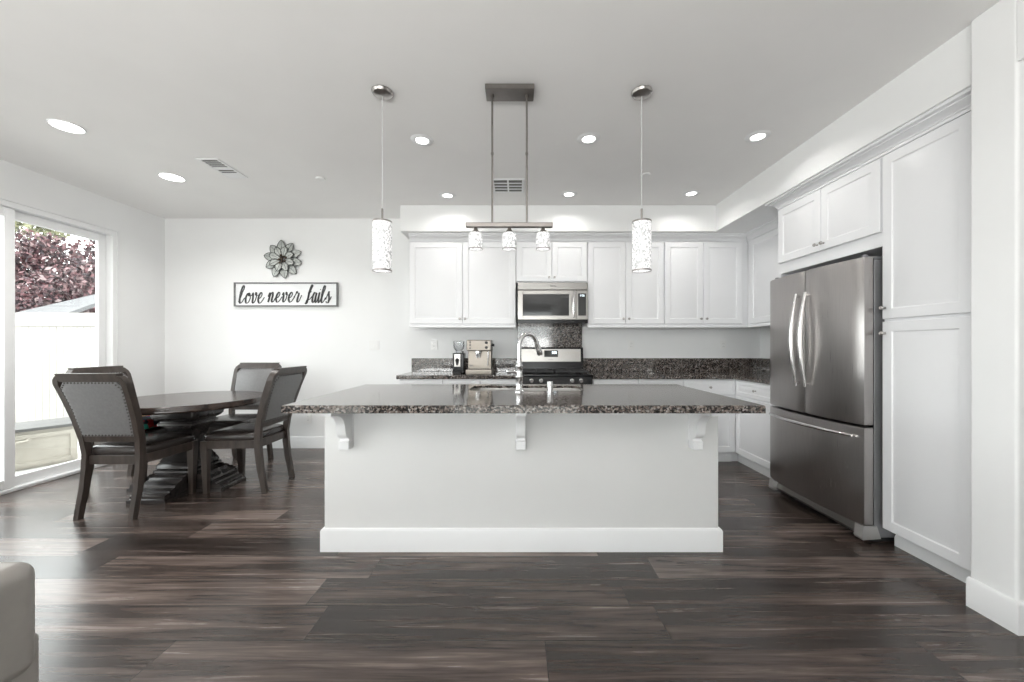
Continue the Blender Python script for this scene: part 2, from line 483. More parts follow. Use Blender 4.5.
struct(b.build('wall_right', M['wall']), 'white wall end beside the tall pantry')
b = MB(); b.box(HALL_X, HALL_X + 0.12, YR, PY1, 0, CEIL)
struct(b.build('wall_hall', M['wall']), 'white hallway wall')
b = MB()
b.box(XL - 0.15, -3.2, YR - 0.12, YR, 0, CEIL)
b.box(1.0, HALL_X + 0.12, YR - 0.12, YR, 0, CEIL)
b.box(-3.2, 1.0, YR - 0.12, YR, 2.45, CEIL)
struct(b.build('wall_rear', M['wall']), 'wall behind the camera with wide glazed opening')
b = MB()
b.box(-7.0, 6.0, YR - 5.5, YR - 0.13, 2.60, 2.75)  # unseen cover added to cut sky light through the rear glazing
for x in (-6.9, -2.4, 1.6, 5.9): b.box(x - 0.07, x + 0.07, YR - 5.4, YR - 5.26, -0.1, 2.6)
struct(b.build('rear_sky_blocker', M['bark']), 'added dark sky blocker on posts outside the rear glazing, unseen')
# soffit over the cabinets
b = MB()
b.box(-1.26, XR, SOFF_Y, YB, SOFF_Z, CEIL, 0.008, 2)
b.box(SOFF_X, XR, PY1 - 0.005, SOFF_Y + 0.01, SOFF_Z, CEIL)
struct(b.build('soffit', M['wall']), 'white soffit box above the upper cabinets')
# baseboards
def base_prof(t=0.016, h=0.136):
    return [(0, 0), (t, 0), (t, h - 0.014), (t * 0.75, h - 0.006), (t * 0.4, h), (0, h)]
b = MB(); b.prism(base_prof(), lambda u, v, t: Vector((t, YB - u, v)), XL, -1.23)
struct(b.build('baseboard_back', M['trim']), 'white baseboard along back wall')
b = MB()
b.prism(base_prof(), lambda u, v, t: Vector((XL + u, t, v)), DY1 + 0.055, YB)
b.prism(base_prof(), lambda u, v, t: Vector((XL + u, t, v)), 0.9, DY0 - 0.06)
struct(b.build('baseboard_left', M['trim']), 'white baseboard along left wall')
b = MB()
for_p = base_prof()
secs = []
for px, py, dx, dy in ((2.3, PY1, None, 1), (PX, PY1, -1, 1), (PX, PY0, -1, -1), (HALL_X, PY0, None, -1)):
    q = []
    for u, v in for_p:
        q.append(Vector((px + (u * dx if dx else 0), py + u * dy * (0 if (dy == 1) else 1), v)))
    secs.append(q)
b.loft(secs)
struct(b.build('baseboard_right', M['trim']), 'white baseboard wrapping the wall end at right')

# sliding glass door in the left wall
door = thing('door_1', 'white vinyl sliding glass door to the back yard', 'door', (XL, DY1, 0), kind='structure')
b = MB()   # outer frame
x0, x1 = XL - 0.11, XL + 0.006
b.box(x0, x1, DY1 - 0.045, DY1, 0, DZ, 0.004)
b.box(x0, x1, DY0, DY0 + 0.045, 0, DZ, 0.004)
b.box(x0, x1, DY0 + 0.045, DY1 - 0.045, DZ - 0.045, DZ, 0.004)
b.box(x0, x1, DY0 + 0.045, DY1 - 0.045, 0.0, 0.03, 0.004)
b.box(x0 + 0.055, x0 + 0.062, DY0 + 0.045, DY1 - 0.045, 0.03, 0.045)
b.build('door_frame', M['vinyl'], door)
def sash(ya, yb, xa, xb, wl, wr):
    f = MB()
    z0, z1 = 0.034, DZ - 0.048
    f.box(xa, xb, ya, ya + wl, z0, z1, 0.004)
    f.box(xa, xb, yb - wr, yb, z0, z1, 0.004)
    f.box(xa, xb, ya + wl, yb - wr, z1 - 0.075, z1, 0.004)
    f.box(xa, xb, ya + wl, yb - wr, z0, z0 + 0.075, 0.004)
    s = f.build('door_panel', M['vinyl'], door)
    g = MB(); xm = (xa + xb) / 2
    g.box(xm - 0.003, xm + 0.003, ya + wl - 0.01, yb - wr + 0.01, z0 + 0.07, z1 - 0.07)
    g.build('glass_pane', M['glass'], s)
    return s
sash(3.16, DY1 - 0.047, XL - 0.1, XL - 0.062, 0.07, 0.07)
sp = sash(DY0 + 0.047, 3.235, XL - 0.052, XL - 0.014, 0.07, 0.07)
h = MB(); h.box(XL - 0.014, XL + 0.01, 2.02, 2.045, 0.9, 1.15, 0.006, 2); h.build('door_handle', M['vinyl'], sp)
# casing on the wall
b = MB()
b.box(XL, XL + 0.012, DY1, DY1 + 0.012, 0, DZ + 0.012, 0.002)
b.box(XL, XL + 0.012, DY0 - 0.012, DY1, DZ, DZ + 0.012, 0.002)
struct(b.build('trim_1', M['trim']), 'slim white bead around the sliding door')
w2 = thing('added_light_opening', 'glazed opening added in the left wall to let in more light, outside the frame', 'window', (XL - 0.06, -0.2, 0), kind='structure')  # unseen opening added to brighten the pantry side
b = MB()
for y in (-1.3, -0.23, 0.84): b.box(XL - 0.1, XL - 0.04, y, y + 0.06, 0, DZ)
b.box(XL - 0.1, XL - 0.04, -1.3, 0.9, 0, 0.06); b.box(XL - 0.1, XL - 0.04, -1.3, 0.9, DZ - 0.06, DZ)
b.build('window_frame', M['vinyl'], w2)
b = MB(); b.box(XL - 0.073, XL - 0.067, -1.27, 0.87, 0.05, DZ - 0.05)
b.build('glass_pane', M['glass'], w2)
# rear glazing (behind the camera)
w = thing('window_1', 'wide glazed opening behind the camera', 'window', (-1.1, YR - 0.06, 0), kind='structure')
b = MB()
for x in (-3.2, -1.83, -0.46, 0.94):
    b.box(x, x + 0.06, YR - 0.1, YR - 0.04, 0, 2.45)
b.box(-3.2, 1.0, YR - 0.1, YR - 0.04, 2.39, 2.45); b.box(-3.2, 1.0, YR - 0.1, YR - 0.04, 0, 0.06)
b.build('window_frame', M['vinyl'], w)
b = MB(); b.box(-3.17, 0.98, YR - 0.073, YR - 0.067, 0.05, 2.4)
b.build('glass_pane', M['glass'], w)

# ------------------------------------------------------------------ cabinets
RINGS = lambda fr: [(0.0, -0.004), (0.004, 0.0), (fr, 0.0), (fr + 0.006, -0.006), (fr + 0.016, -0.006), (fr + 0.034, -0.001)]
RAISED = lambda fr: RINGS(fr)
def knob(fn, u, v, parent, name='knob'):
    o = MB()
    prof = [(0.0075, 0.0), (0.006, 0.004), (0.0048, 0.012), (0.008, 0.016), (0.0125, 0.02), (0.013, 0.024), (0.010, 0.029), (0.002, 0.031)]
    secs = []
    for r, d in prof:
        secs.append([fn(u + r * math.cos(2 * PI * j / 12), v + r * math.sin(2 * PI * j / 12), d) for j in range(12)])
    o.loft(secs)
    return o.build(name, M['nickel'], parent)
def cabinet(name, label, cat, face, f, back, u0, u1, z0, z1, fronts, group=None, toe=None, rail=False, body_low=None):
    """face 'Y' looks at the camera, 'X' looks left; fronts: (kind,u0,u1,v0,v1,knob_u,knob_v)"""
    fn = fnY(f) if face == 'Y' else fnX(f)
    if face == 'Y': loc = ((u0 + u1) / 2, (f + back) / 2, z0)
    else: loc = ((f + back) / 2, (u0 + u1) / 2, z0)
    t = thing(name, label, cat, loc, group)
    c = MB()
    def bx(o, ua, ub, da, db, va, vb, bev=0.0):
        if face == 'Y': o.box(ua, ub, f + da, db, va, vb, bev)
        else: o.box(f + da, db, ua, ub, va, vb, bev)
    zb = z0 + (toe if toe else 0)
    bx(c, u0, u1, 0.0, back, zb, z1, 0.0015)
    if toe:
        bx(c, u0, u1, 0.075, back, z0, zb)
    c.build('carcass', M['cab'], t)
    if toe:
        k = MB(); 
        if face == 'Y': k.prism([(0, 0), (0.014, 0), (0.014, 0.05), (0.004, 0.07), (0, 0.07)], lambda u, v, s: Vector((s, f + 0.075 - u, z0 + v)), u0, u1)
        else: k.prism([(0, 0), (0.014, 0), (0.014, 0.05), (0.004, 0.07), (0, 0.07)], lambda u, v, s: Vector((f + 0.075 - u, s, z0 + v)), u0, u1)
        k.build('toe_kick', M['trim'], t)
    if rail:
        k = MB()
        bx(k, u0, u1, -0.022, f + 0.012, z0 - 0.028, z0 + 0.001, 0.004)
        k.build('light_rail', M['cab'], t)
    fr_fn = (lambda u, v, d: fn(u, v, d + 0.021))
    for kind, ua, ub, va, vb, ku, kv in fronts:
        d = MB()
        fr = 0.058 if kind == 'door' else 0.035
        d.panel(ua, ub, va, vb, 0.0195, RINGS(fr), fr_fn)
        dm = d.build(kind, M['cab'], t)
        if ku is not None:
            knob(fr_fn, ku, kv, dm)
    return t
def pair(u0, u1, v0, v1, kv):
    m = (u0 + u1) / 2
    return [('door', u0 + 0.004, m - 0.002, v0, v1, m - 0.03, kv), ('door', m + 0.002, u1 - 0.004, v0, v1, m + 0.03, kv)]
UF, UB = 4.27, YB - 0.002
UZ0, UZ1 = 1.445, 2.375
cabinet('upper_cabinet', 'white two-door upper cabinet above the coffee machine, left of the microwave', 'cabinet', 'Y', UF, UB, -1.19, -0.012, UZ0, UZ1, pair(-1.19, -0.012, 1.458, 2.363, 1.515), rail=True)
cabinet('upper_cabinet', 'short white two-door cabinet directly above the microwave', 'cabinet', 'Y', UF, UB, -0.010, 0.777, 1.915, UZ1, pair(-0.010, 0.777, 1.928, 2.363, 1.97))
cabinet('upper_cabinet', 'white two-door upper cabinet just right of the microwave, behind the right pendant', 'cabinet', 'Y', UF, UB, 0.779, 1.625, UZ0, UZ1, pair(0.779, 1.625, 1.458, 2.363, 1.515), rail=True)
cabinet('upper_cabinet', 'white two-door upper cabinet next to the corner, second right of microwave', 'cabinet', 'Y', UF, UB, 1.627, 2.558, UZ0, UZ1, pair(1.627, 2.49, 1.458, 2.363, 1.515), rail=True)
cabinet('upper_cabinet', 'white upper cabinet on the right wall in the corner beyond the refrigerator', 'cabinet', 'X', 2.56, XR - 0.002, 3.285, UF - 0.024, UZ0, UZ1, [('door', 3.30, UF - 0.07, 1.458, 2.363, 3.34, 1.515)], rail=True)
_cc = [o for o in SC.objects if o.name.startswith('upper_cabinet')][-1]
b = MB(); b.box(2.5605, 2.60, UF - 0.0235, UF + 0.001, UZ0, UZ1); b.build('filler_strip', M['cab'], _cc)
# over-fridge and pantry
CF = 2.237
cabinet('fridge_top_cabinet', 'short white two-door cabinet above the stainless refrigerator', 'cabinet', 'X', CF, XR - 0.002, 2.347, 3.28, 1.825, UZ1, pair(2.35, 3.275, 1.912, 2.363, 1.96))
cabinet('pantry_cabinet', 'tall white pantry cabinet beside the refrigerator', 'cabinet', 'X', CF, XR - 0.002, PY1 + 0.02, 2.345, 0.0, UZ1,
        [('door', 1.872, 2.338, 1.378, 2.363, 2.318, 1.445), ('door', 1.872, 2.338, 0.112, 1.362, 2.318, 1.292)], toe=0.11)
b = MB(); b.box(CF, XR - 0.002, 3.262, 3.28, 0, 1.823)
b.solo('refrigerator_side_panel', M['cab'], 'white end panel between the refrigerator and the corner base cabinet', 'panel', (2.57, 3.271, 0))
# crowns
def crown(h=0.075, d=0.06):
    return [(0, 0), (0.010, 0), (0.010, h * 0.20), (0.017, h * 0.24), (0.017, h * 0.34), (0.024, h * 0.44), (d * 0.6, h * 0.60), (d * 0.72, h * 0.64), (d * 0.72, h * 0.74), (d, h * 0.80), (d, h), (0, h)]
b = MB(); b.prism(crown(), lambda u, v, t: Vector((t, UF - u, UZ1 + v)), -1.19, 2.545)
struct(b.build('trim_2', M['cab']), 'crown molding over the back upper cabinets')
b = MB(); b.prism(crown(), lambda u, v, t: Vector((2.56 - u, t, UZ1 + v)), 3.285, UF - 0.01)
struct(b.build('trim_3', M['cab']), 'crown molding over the corner cabinet on the right wall')
b = MB()
cp = crown(0.075, 0.075)
secs = [[Vector((CF - u, PY1 + 0.004, UZ1 + v)) for u, v in cp], [Vector((CF - u, 3.28 + u, UZ1 + v)) for u, v in cp], [Vector((2.7, 3.28 + u, UZ1 + v)) for u, v in cp]]
b.loft(secs)
struct(b.build('trim_4', M['cab']), 'crown molding over the pantry and refrigerator cabinets')
# base cabinets
BF, BB = 3.985, YB - 0.002
def base_cab(label, u0, u1, two=False, face='Y', f=BF, back=BB, ext=0.0):
    m = (u0 + u1) / 2
    fr = [('drawer', u0 + 0.004, u1 - 0.004, 0.715, 0.862, m, 0.79)]
    if two: fr += [('door', u0 + 0.004, m - 0.002, 0.118, 0.70, m - 0.03, 0.65), ('door', m + 0.002, u1 - 0.004, 0.118, 0.70, m + 0.03, 0.65)]
    else: fr += [('door', u0 + 0.004, u1 - 0.004, 0.118, 0.70, u0 + 0.035, 0.65)]
    return cabinet('base_cabinet', label, 'cabinet', face, f, back, u0, u1 + ext, 0.0, 0.873, fr, toe=0.11)
base_cab('white base cabinet at the left end of the back counter, mostly behind the island', -1.215, -0.765)
base_cab('white base cabinet under the coffee machine and grinder, behind the island', -0.763, -0.378)
base_cab('narrow white base cabinet directly left of the range, behind the island', -0.376, 0.004)
base_cab('white base cabinet directly right of the range, behind the island', 0.782, 1.253)
base_cab('middle white base cabinet of three right of the range, behind the island', 1.255, 1.716)
base_cab('white base cabinet beside the inside corner, its drawer knob showing past the island', 1.718, 2.255)
_bc = base_cab('white base cabinet on the right wall between refrigerator and corner', 3.285, 3.955, face='X', f=2.265, back=XR - 0.002, ext=0.105)
b = MB(); b.box(2.2565, 2.338, BF + 0.075, BF + 0.09, 0.001, 0.109); b.build('toe_filler', M['trim'], _bc)

# ------------------------------------------------------------------ counters and backsplashes
b = MB(); b.box(-1.24, 0.006, 3.95, YB - 0.004, 0.874, 0.914, 0.004, 2)
b.solo('countertop', M['granite'], 'speckled brown granite countertop left of the range holding the coffee machine', 'countertop', (-0.6, 4.25, 0.874))
b = MB()
L = [(0.78, 3.95), (2.232, 3.95), (2.232, 3.283), (2.896, 3.283), (2.896, YB - 0.004), (0.78, YB - 0.004)]
b.prism(L, lambda u, v, t: Vector((u, v, t)), 0.874, 0.914)
b.solo('countertop', M['granite'], 'L-shaped speckled granite countertop right of the range turning to the refrigerator', 'countertop', (1.6, 4.25, 0.874))
b = MB(); b.box(-1.25, 0.004, YB - 0.026, YB - 0.002, 0.9145, 1.07, 0.002)
b.solo('backsplash', M['granite'], 'low granite backsplash behind the coffee machine and grinder', 'backsplash', (-0.6, YB - 0.01, 0.914))
b = MB(); b.box(0.008, 0.772, YB - 0.024, YB - 0.002, 0.9145, 1.50, 0.002)
b.solo('backsplash', M['granite'], 'tall granite panel on the wall between range and microwave', 'backsplash', (0.39, YB - 0.01, 0.914))
b = MB(); b.box(0.776, XR - 0.028, YB - 0.026, YB - 0.002, 0.9145, 1.07, 0.002)
b.solo('backsplash', M['granite'], 'long low granite backsplash along back wall right of the range', 'backsplash', (1.8, YB - 0.01, 0.914))
b = MB(); b.box(XR - 0.026, XR - 0.002, 3.285, YB - 0.002, 0.9145, 1.07, 0.002)
b.solo('backsplash', M['granite'], 'low granite backsplash on the right wall beside the refrigerator', 'backsplash', (XR - 0.01, 3.9, 0.914))

# ------------------------------------------------------------------ island
IX0, IX1, IY0, IY1 = -1.145, 1.198, 2.285, 2.985
isl = thing('kitchen_island', 'white painted kitchen island base with baseboard and three corbels', 'island', (0.02, 2.6, 0))
# hollow it out under the sink: front, sides and back stay as solid walls
b = MB()
_o = rrect((IX0 + IX1) / 2, (IY0 + IY1) / 2, (IX1 - IX0) / 2, (IY1 - IY0) / 2, 0.010, 4)
_i = rrect((IX0 + IX1) / 2, (IY0 + IY1) / 2, (IX1 - IX0) / 2 - 0.10, (IY1 - IY0) / 2 - 0.10, 0.010, 4)
b.loft([[Vector((x, y, 0)) for x, y in _o], [Vector((x, y, 0.873)) for x, y in _o], [Vector((x, y, 0.873)) for x, y in _i], [Vector((x, y, 0)) for x, y in _i]], caps=False)
b.build('island_body', M['island'], isl)
b = MB()
secs = []
bp_ = base_prof()
for px, py, dx, dy in ((IX0, IY1, -1, 0), (IX0, IY0, -1, -1), (IX1, IY0, 1, -1), (IX1, IY1, 1, 0)):
    secs.append([Vector((px + dx * u, py + dy * u, v)) for u, v in bp_])
b.loft(secs)
b.build('island_baseboard', M['trim'], isl)
def corbel(xc, w=0.05):
    k = MB()
    y = IY0
    p = [(0, 0.872), (-0.265, 0.872), (-0.265, 0.846), (-0.235, 0.842)]
    for i in range(7):      # concave sweep, then the convex toe
        a = R(90 * i / 6)
        p.append((-0.225 + 0.125 * math.sin(a), 0.838 - 0.10 * (1 - math.cos(a))))
    for i in range(1, 6):
        a = R(90 * i / 5)
        p.append((-0.10 + 0.045 * (1 - math.cos(a)), 0.738 - 0.055 * math.sin(a)))
    p += [(-0.05, 0.672), (-0.062, 0.662), (-0.062, 0.617), (0, 0.617)]
    k.prism(p, lambda u, v, t: Vector((t, y + u, v)), xc - w / 2, xc + w / 2)
    k.box(xc - w / 2 - 0.004, xc + w / 2 + 0.004, y - 0.066, y + 0.002, 0.615, 0.664, 0.003)
    k.box(xc - w / 2 - 0.004, xc + w / 2 + 0.004, y - 0.010, y + 0.002, 0.615, 0.872, 0.002)
    return k.build('corbel', M['trim'], isl)
for xc in (-1.0, 0.022, 1.045): corbel(xc)
# granite top with the sink cut-out
SX0, SX1, SY0, SY1 = -0.33, 0.46, 2.585, 2.925
TX0, TX1, TY0, TY1, TZ0, TZ1 = -1.192, 1.258, 1.947, 3.03, 0.874, 0.914
def slab_with_hole(outer, inner, recess, z0, z1, ch=0.005):
    bm = bmesh.new()
    cx = sum(p[0] for p in outer) / len(outer); cy = sum(p[1] for p in outer) / len(outer)
    def loop(pts, z, ins=0.0):
        vs = []
        for x, y in pts:
            if ins: x -= ins * (1 if x > cx else -1); y -= ins * (1 if y > cy else -1)
            vs.append(bm.verts.new((x, y, z)))
        return vs
    ot, om, ob = loop(outer, z1, ch), loop(outer, z1 - ch), loop(outer, z0)
    it, ib, rt, rb = loop(inner, z1), loop(inner, z1 - 0.018), loop(recess, z1 - 0.018), loop(recess, z0)
    def side(a, c):
        for i in range(len(a)):
            j = (i + 1) % len(a)
            bm.faces.new((a[i], a[j], c[j], c[i]))
    side(ot, om); side(om, ob); side(it, ib); side(ib, rt); side(rt, rb)
    bm.edges.ensure_lookup_table()
    def cap(a, c):
        es = []
        for q in (a, c):
            for i in range(len(q)):
                es.append(bm.edges.get((q[i], q[(i + 1) % len(q)])))
        bmesh.ops.triangle_fill(bm, edges=es, use_beauty=True)
    cap(ot, it); cap(ob, rb)
    return bm
b = MB()
b.bm(slab_with_hole([(TX0, TY0), (TX1, TY0), (TX1, TY1), (TX0, TY1)], rrect((SX0 + SX1) / 2, (SY0 + SY1) / 2, (SX1 - SX0) / 2, (SY1 - SY0) / 2, 0.07), rrect((SX0 + SX1) / 2, (SY0 + SY1) / 2, (SX1 - SX0) / 2 + 0.04, (SY1 - SY0) / 2 + 0.04, 0.10), TZ0, TZ1))
b.solo('island_countertop', M['granite'], 'long speckled granite slab on the island with sink cut-out', 'countertop', (0.03, 2.49, TZ0))
# sink
sk = thing('kitchen_sink', 'stainless undermount sink set into the island granite', 'sink', (0.065, 2.755, 0.70))
cx, cy, hx, hy = (SX0 + SX1) / 2, (SY0 + SY1) / 2, (SX1 - SX0) / 2 + 0.006, (SY1 - SY0) / 2 + 0.006
b = MB()
secs = []
for dz, ins, rr in ((0.8955, -0.02, 0.08), (0.8955, 0.0, 0.07), (0.72, 0.008, 0.065), (0.70, 0.03, 0.05), (0.696, 0.10, 0.03)):
    secs.append([Vector((x, y, dz)) for x, y in rrect(cx, cy, hx - ins, hy - ins, rr)])
b.loft(secs, caps=False)
b.f.append(tuple(range(len(b.v) - 24, len(b.v))))
b.build('basin', M['steel_h'], sk)
b = MB(); b.lathe([(0.001, 0.6965), (0.04, 0.6968), (0.042, 0.6985), (0.036, 0.700), (0.012, 0.698), (0.001, 0.698)], (cx, cy, 0), 20)
b.build('drain', M['chrome'], sk)
# faucet
FX, FY = 0.015, 2.53
fa = thing('kitchen_faucet', 'tall chrome gooseneck faucet on the island', 'faucet', (FX, FY, TZ1))
b = MB(); b.lathe([(0.034, 0.9145), (0.034, 0.919), (0.026, 0.926), (0.0225, 0.94), (0.0225, 1.005), (0.0255, 1.010), (0.0255, 1.016), (0.0215, 1.022), (0.0215, 1.075), (0.025, 1.08), (0.025, 1.088), (0.018, 1.10), (0.017, 1.12)], (FX, FY, 0), 20)
b.build('faucet_body', M['chrome'], fa)
dirx, diry = 0.80, 0.60
path = [(FX, FY, 1.115), (FX, FY, 1.20)]
rr = 0.075
for i in range(0, 15):
    a = R(180 - 163 * i / 14)
    d = rr + rr * math.cos(a)
    path.append((FX + dirx * d, FY + diry * d, 1.215 + rr * 1.08 * math.sin(a)))
b = MB(); b.tube(path, 0.0145, 14)
b.build('spout', M['chrome'], fa)
e = Vector(path[-1]); dn = (Vector(path[-1]) - Vector(path[-2])).normalized()
b = MB(); b.tube([e - dn * 0.002, e + dn * 0.012, e + dn * 0.016, e + dn * 0.05, e + dn * 0.085, e + dn * 0.09], [0.016, 0.017, 0.0165, 0.0185, 0.021, 0.018], 14)
b.build('spray_head', M['chrome'], fa)
b = MB(); b.tube([(FX - 0.018, FY, 1.045), (FX - 0.045, FY - 0.003, 1.046), (FX - 0.05, FY - 0.003, 1.046), (FX - 0.08, FY - 0.006, 1.048), (FX - 0.085, FY - 0.006, 1.048)], [0.012, 0.012, 0.016, 0.016, 0.010], 12)
b.tube([(FX - 0.066, FY - 0.005, 1.055), (FX - 0.085, FY - 0.03, 1.075)], [0.006, 0.004], 8)
b.build('lever_handle', M['chrome'], fa)
ag = MB(); ag.lathe([(0.024, 0.9145), (0.024, 0.92), (0.0195, 0.922), (0.0195, 0.98), (0.017, 0.984), (0.002, 0.985)], (0.217, 2.53, 0), 18)
ag.solo('air_gap_cap', M['chrome'], 'small chrome cylinder cap right of the faucet on the island', 'air gap', (0.217, 2.53, TZ1))

# ------------------------------------------------------------------ refrigerator
fr = thing('refrigerator', 'stainless french door refrigerator with bottom freezer', 'refrigerator', (2.5, 2.80, 0))
RY0, RY1 = 2.363, 3.242
RC = (RY0 + RY1) / 2; RH = (RY1 - RY0) / 2
def bow(y): return 2.122 - 0.036 * (1 - ((y - RC) / RH) ** 2)
b = MB(); b.box(2.195, 2.875, RY0 + 0.004, RY1 - 0.004, 0.035, 1.745, 0.004)
b.build('fridge_body', M['fridge_side'], fr)
b = MB(); b.box(2.20, 2.82, RY0 + 0.03, RY1 - 0.03, 0.0, 0.034)
b.build('fridge_foot', M['blackmat'], fr)
def fdoor(ya, yb, za, zb, name):
    k = MB(); n = 12; e = 0.010
    def outline(ins):
        q = []
        for i in range(n + 1):
            y = ya + ins + (yb - ya - 2 * ins) * i / n
            edge = 0.0
            dl = min(y - (ya + ins), (yb - ins) - y)
            if dl < 0.012: edge = 0.010 * (1 - dl / 0.012) ** 2
            q.append((bow(y) + ins + edge, y))
        q += [(2.186, yb - ins), (2.186, ya + ins)]
        return q
    secs = []
    for z, ins in ((za, 0.008), (za + 0.003, 0.002), (za + 0.010, 0.0), (zb - 0.010, 0.0), (zb - 0.003, 0.002), (zb, 0.008)):
        secs.append([Vector((x, y, z)) for x, y in outline(ins)])
    k.loft(secs)
    return k.build(name, M['fridge'], fr, smooth=30)
dn_ = fdoor(RY0, RC + 0.0 - 0.0025, 0.727, 1.762, 'fridge_door')
df_ = fdoor(RC + 0.0025, RY1, 0.727, 1.762, 'fridge_door')
fz = fdoor(RY0, RY1, 0.112, 0.713, 'freezer_drawer')
b = MB(); b.box(2.187, 2.196, RY0 + 0.006, RY1 - 0.006, 0.115, 1.755); b.build('door_gasket', M['black'], fr)
def bow_handle(p0, p1, out, parent, thick=0.0135):
    k = MB(); P0, P1 = Vector(p0), Vector(p1)
    pts = []; rs = []
    n = 18
    for i in range(n + 1):
        t = i / n
        o = out * (0.35 + 0.65 * math.sin(PI * t)) if 0.02 < t < 0.98 else out * 0.35
        pts.append(P0.lerp(P1, t) + Vector((-o, 0, 0)))
        rs.append(thick * (0.8 + 0.35 * math.sin(PI * t)))
    k.tube(pts, rs, 12)
    for q in (pts[0], pts[-1]):
        s = 1 if q is pts[0] else -1
        a = q + (P1 - P0).normalized() * 0.02 * s
        k.tube([a, a + Vector((out * 0.35 + 0.012, 0, 0))], 0.011, 10)
    return k.build('handle', M['handle'], parent)
bow_handle((bow(RC) , RC - 0.045, 0.925), (bow(RC), RC - 0.045, 1.60), 0.062, dn_)
bow_handle((bow(RC) , RC + 0.045, 0.925), (bow(RC), RC + 0.045, 1.60), 0.062, df_)
def bow_handle_h(z, ya, yb, out, parent):
    k = MB(); pts = []; rs = []
    n = 20
    for i in range(n + 1):
        t = i / n; y = ya + (yb - ya) * t
        o = out * (0.4 + 0.6 * math.sin(PI * t) ** 0.8)
        pts.append((bow(y) - o, y, z)); rs.append(0.0125 * (0.75 + 0.4 * math.sin(PI * t)))
    k.tube(pts, rs, 12)
    for y in (ya + 0.02, yb - 0.02):
        k.tube([(bow(y) - out * 0.45, y, z), (bow(y) + 0.005, y, z)], 0.010, 10)
    return k.build('handle', M['handle'], parent)
bow_handle_h(0.655, RY0 + 0.05, RY1 - 0.05, 0.042, fz)
b = MB(); b.prism([(2.115, 0.045), (2.13, 0.10), (2.2, 0.108), (2.2, 0.03), (2.125, 0.03)], lambda u, v, t: Vector((u + 0.03, t, v)), RY0 + 0.02, RY1 - 0.02)
b.build('kick_grille', M['steel_h'], fr)
for y0_, y1_ in ((RY0, RY0 + 0.06), (RY1 - 0.06, RY1)):
    b = MB(); b.prism([(2.118, 0.035), (2.128, 0.108), (2.21, 0.108), (2.235, 0.03), (2.125, 0.022)], lambda u, v, t: Vector((u, t, v)), y0_, y1_)
    b.build('foot_cover', M['badge'], fr)
for y0_, y1_ in ((RY0 + 0.012, RY0 + 0.06), (RY1 - 0.06, RY1 - 0.012)):
    b = MB(); b.box(2.15, 2.29, y0_, y1_, 1.746, 1.772, 0.006, 2)
    b.tube([(2.168, (y0_ + y1_) / 2, 1.762), (2.168, (y0_ + y1_) / 2, 1.782)], 0.015, 12)
    b.build('hinge_cover', M['fridge_side'], fr)

# ------------------------------------------------------------------ microwave
mw = thing('microwave', 'stainless over-the-range microwave under the short cabinet', 'microwave', (0.39, 4.37, 1.45))
MX0, MX1, MY, MZ0, MZ1 = 0.008, 0.768, 4.178, 1.462, 1.905
b = MB(); b.box(MX0, MX1, MY + 0.03, YB - 0.03, MZ0, MZ1 - 0.001, 0.003); b.build('microwave_case', M['black'], mw)
b = MB(); b.box(MX0, MX1, MY, MY + 0.03, 1.825, MZ1, 0.004); tp = b.build('top_vent_strip', M['steel'], mw)
b = MB(); b.box(MX0 + 0.012, MX1 - 0.012, MY - 0.001, MY + 0.01, 1.819, 1.824); b.build('vent_slot', M['slot'], mw)
dw0, dw1 = MX0, 0.640
b = MB()
b.box(dw0, dw0 + 0.055, MY - 0.008, MY + 0.03, 1.50, 1.818, 0.003)
b.box(0.565, dw1, MY - 0.008, MY + 0.03, 1.50, 1.818, 0.003)
b.box(dw0 + 0.055, 0.565, MY - 0.008, MY + 0.03, 1.775, 1.818, 0.003)
b.box(dw0 + 0.055, 0.565, MY - 0.008, MY + 0.03, 1.50, 1.545, 0.003)
md = b.build('microwave_door', M['steel_h'], mw)
b = MB(); b.box(dw0 + 0.05, 0.57, MY - 0.004, MY + 0.02, 1.54, 1.78); b.build('window', M['darkglass'], md)
b = MB()
b.tube([(0.607, MY - 0.04, 1.52), (0.607, MY - 0.048, 1.57), (0.607, MY - 0.05, 1.66), (0.607, MY - 0.048, 1.75), (0.607, MY - 0.04, 1.80)], [0.010, 0.012, 0.013, 0.012, 0.010], 12)
b.tube([(0.607, MY - 0.042, 1.535), (0.607, MY - 0.006, 1.535)], 0.009, 10); b.tube([(0.607, MY - 0.042, 1.785), (0.607, MY - 0.006, 1.785)], 0.009, 10)
b.build('handle', M['handle'], md)
b = MB(); b.box(0.643, MX1, MY - 0.006, MY + 0.03, 1.50, 1.818, 0.003); cp_ = b.build('control_panel', M['steel_h'], mw)
b = MB(); b.box(0.662, 0.748, MY - 0.010, MY + 0.0, 1.545, 1.785, 0.002); b.build('keypad', M['darkglass'], cp_)
SEG = {'0': 'abcdef', '1': 'bc', '2': 'abged', '8': 'abcdefg', '6': 'acdefg'}
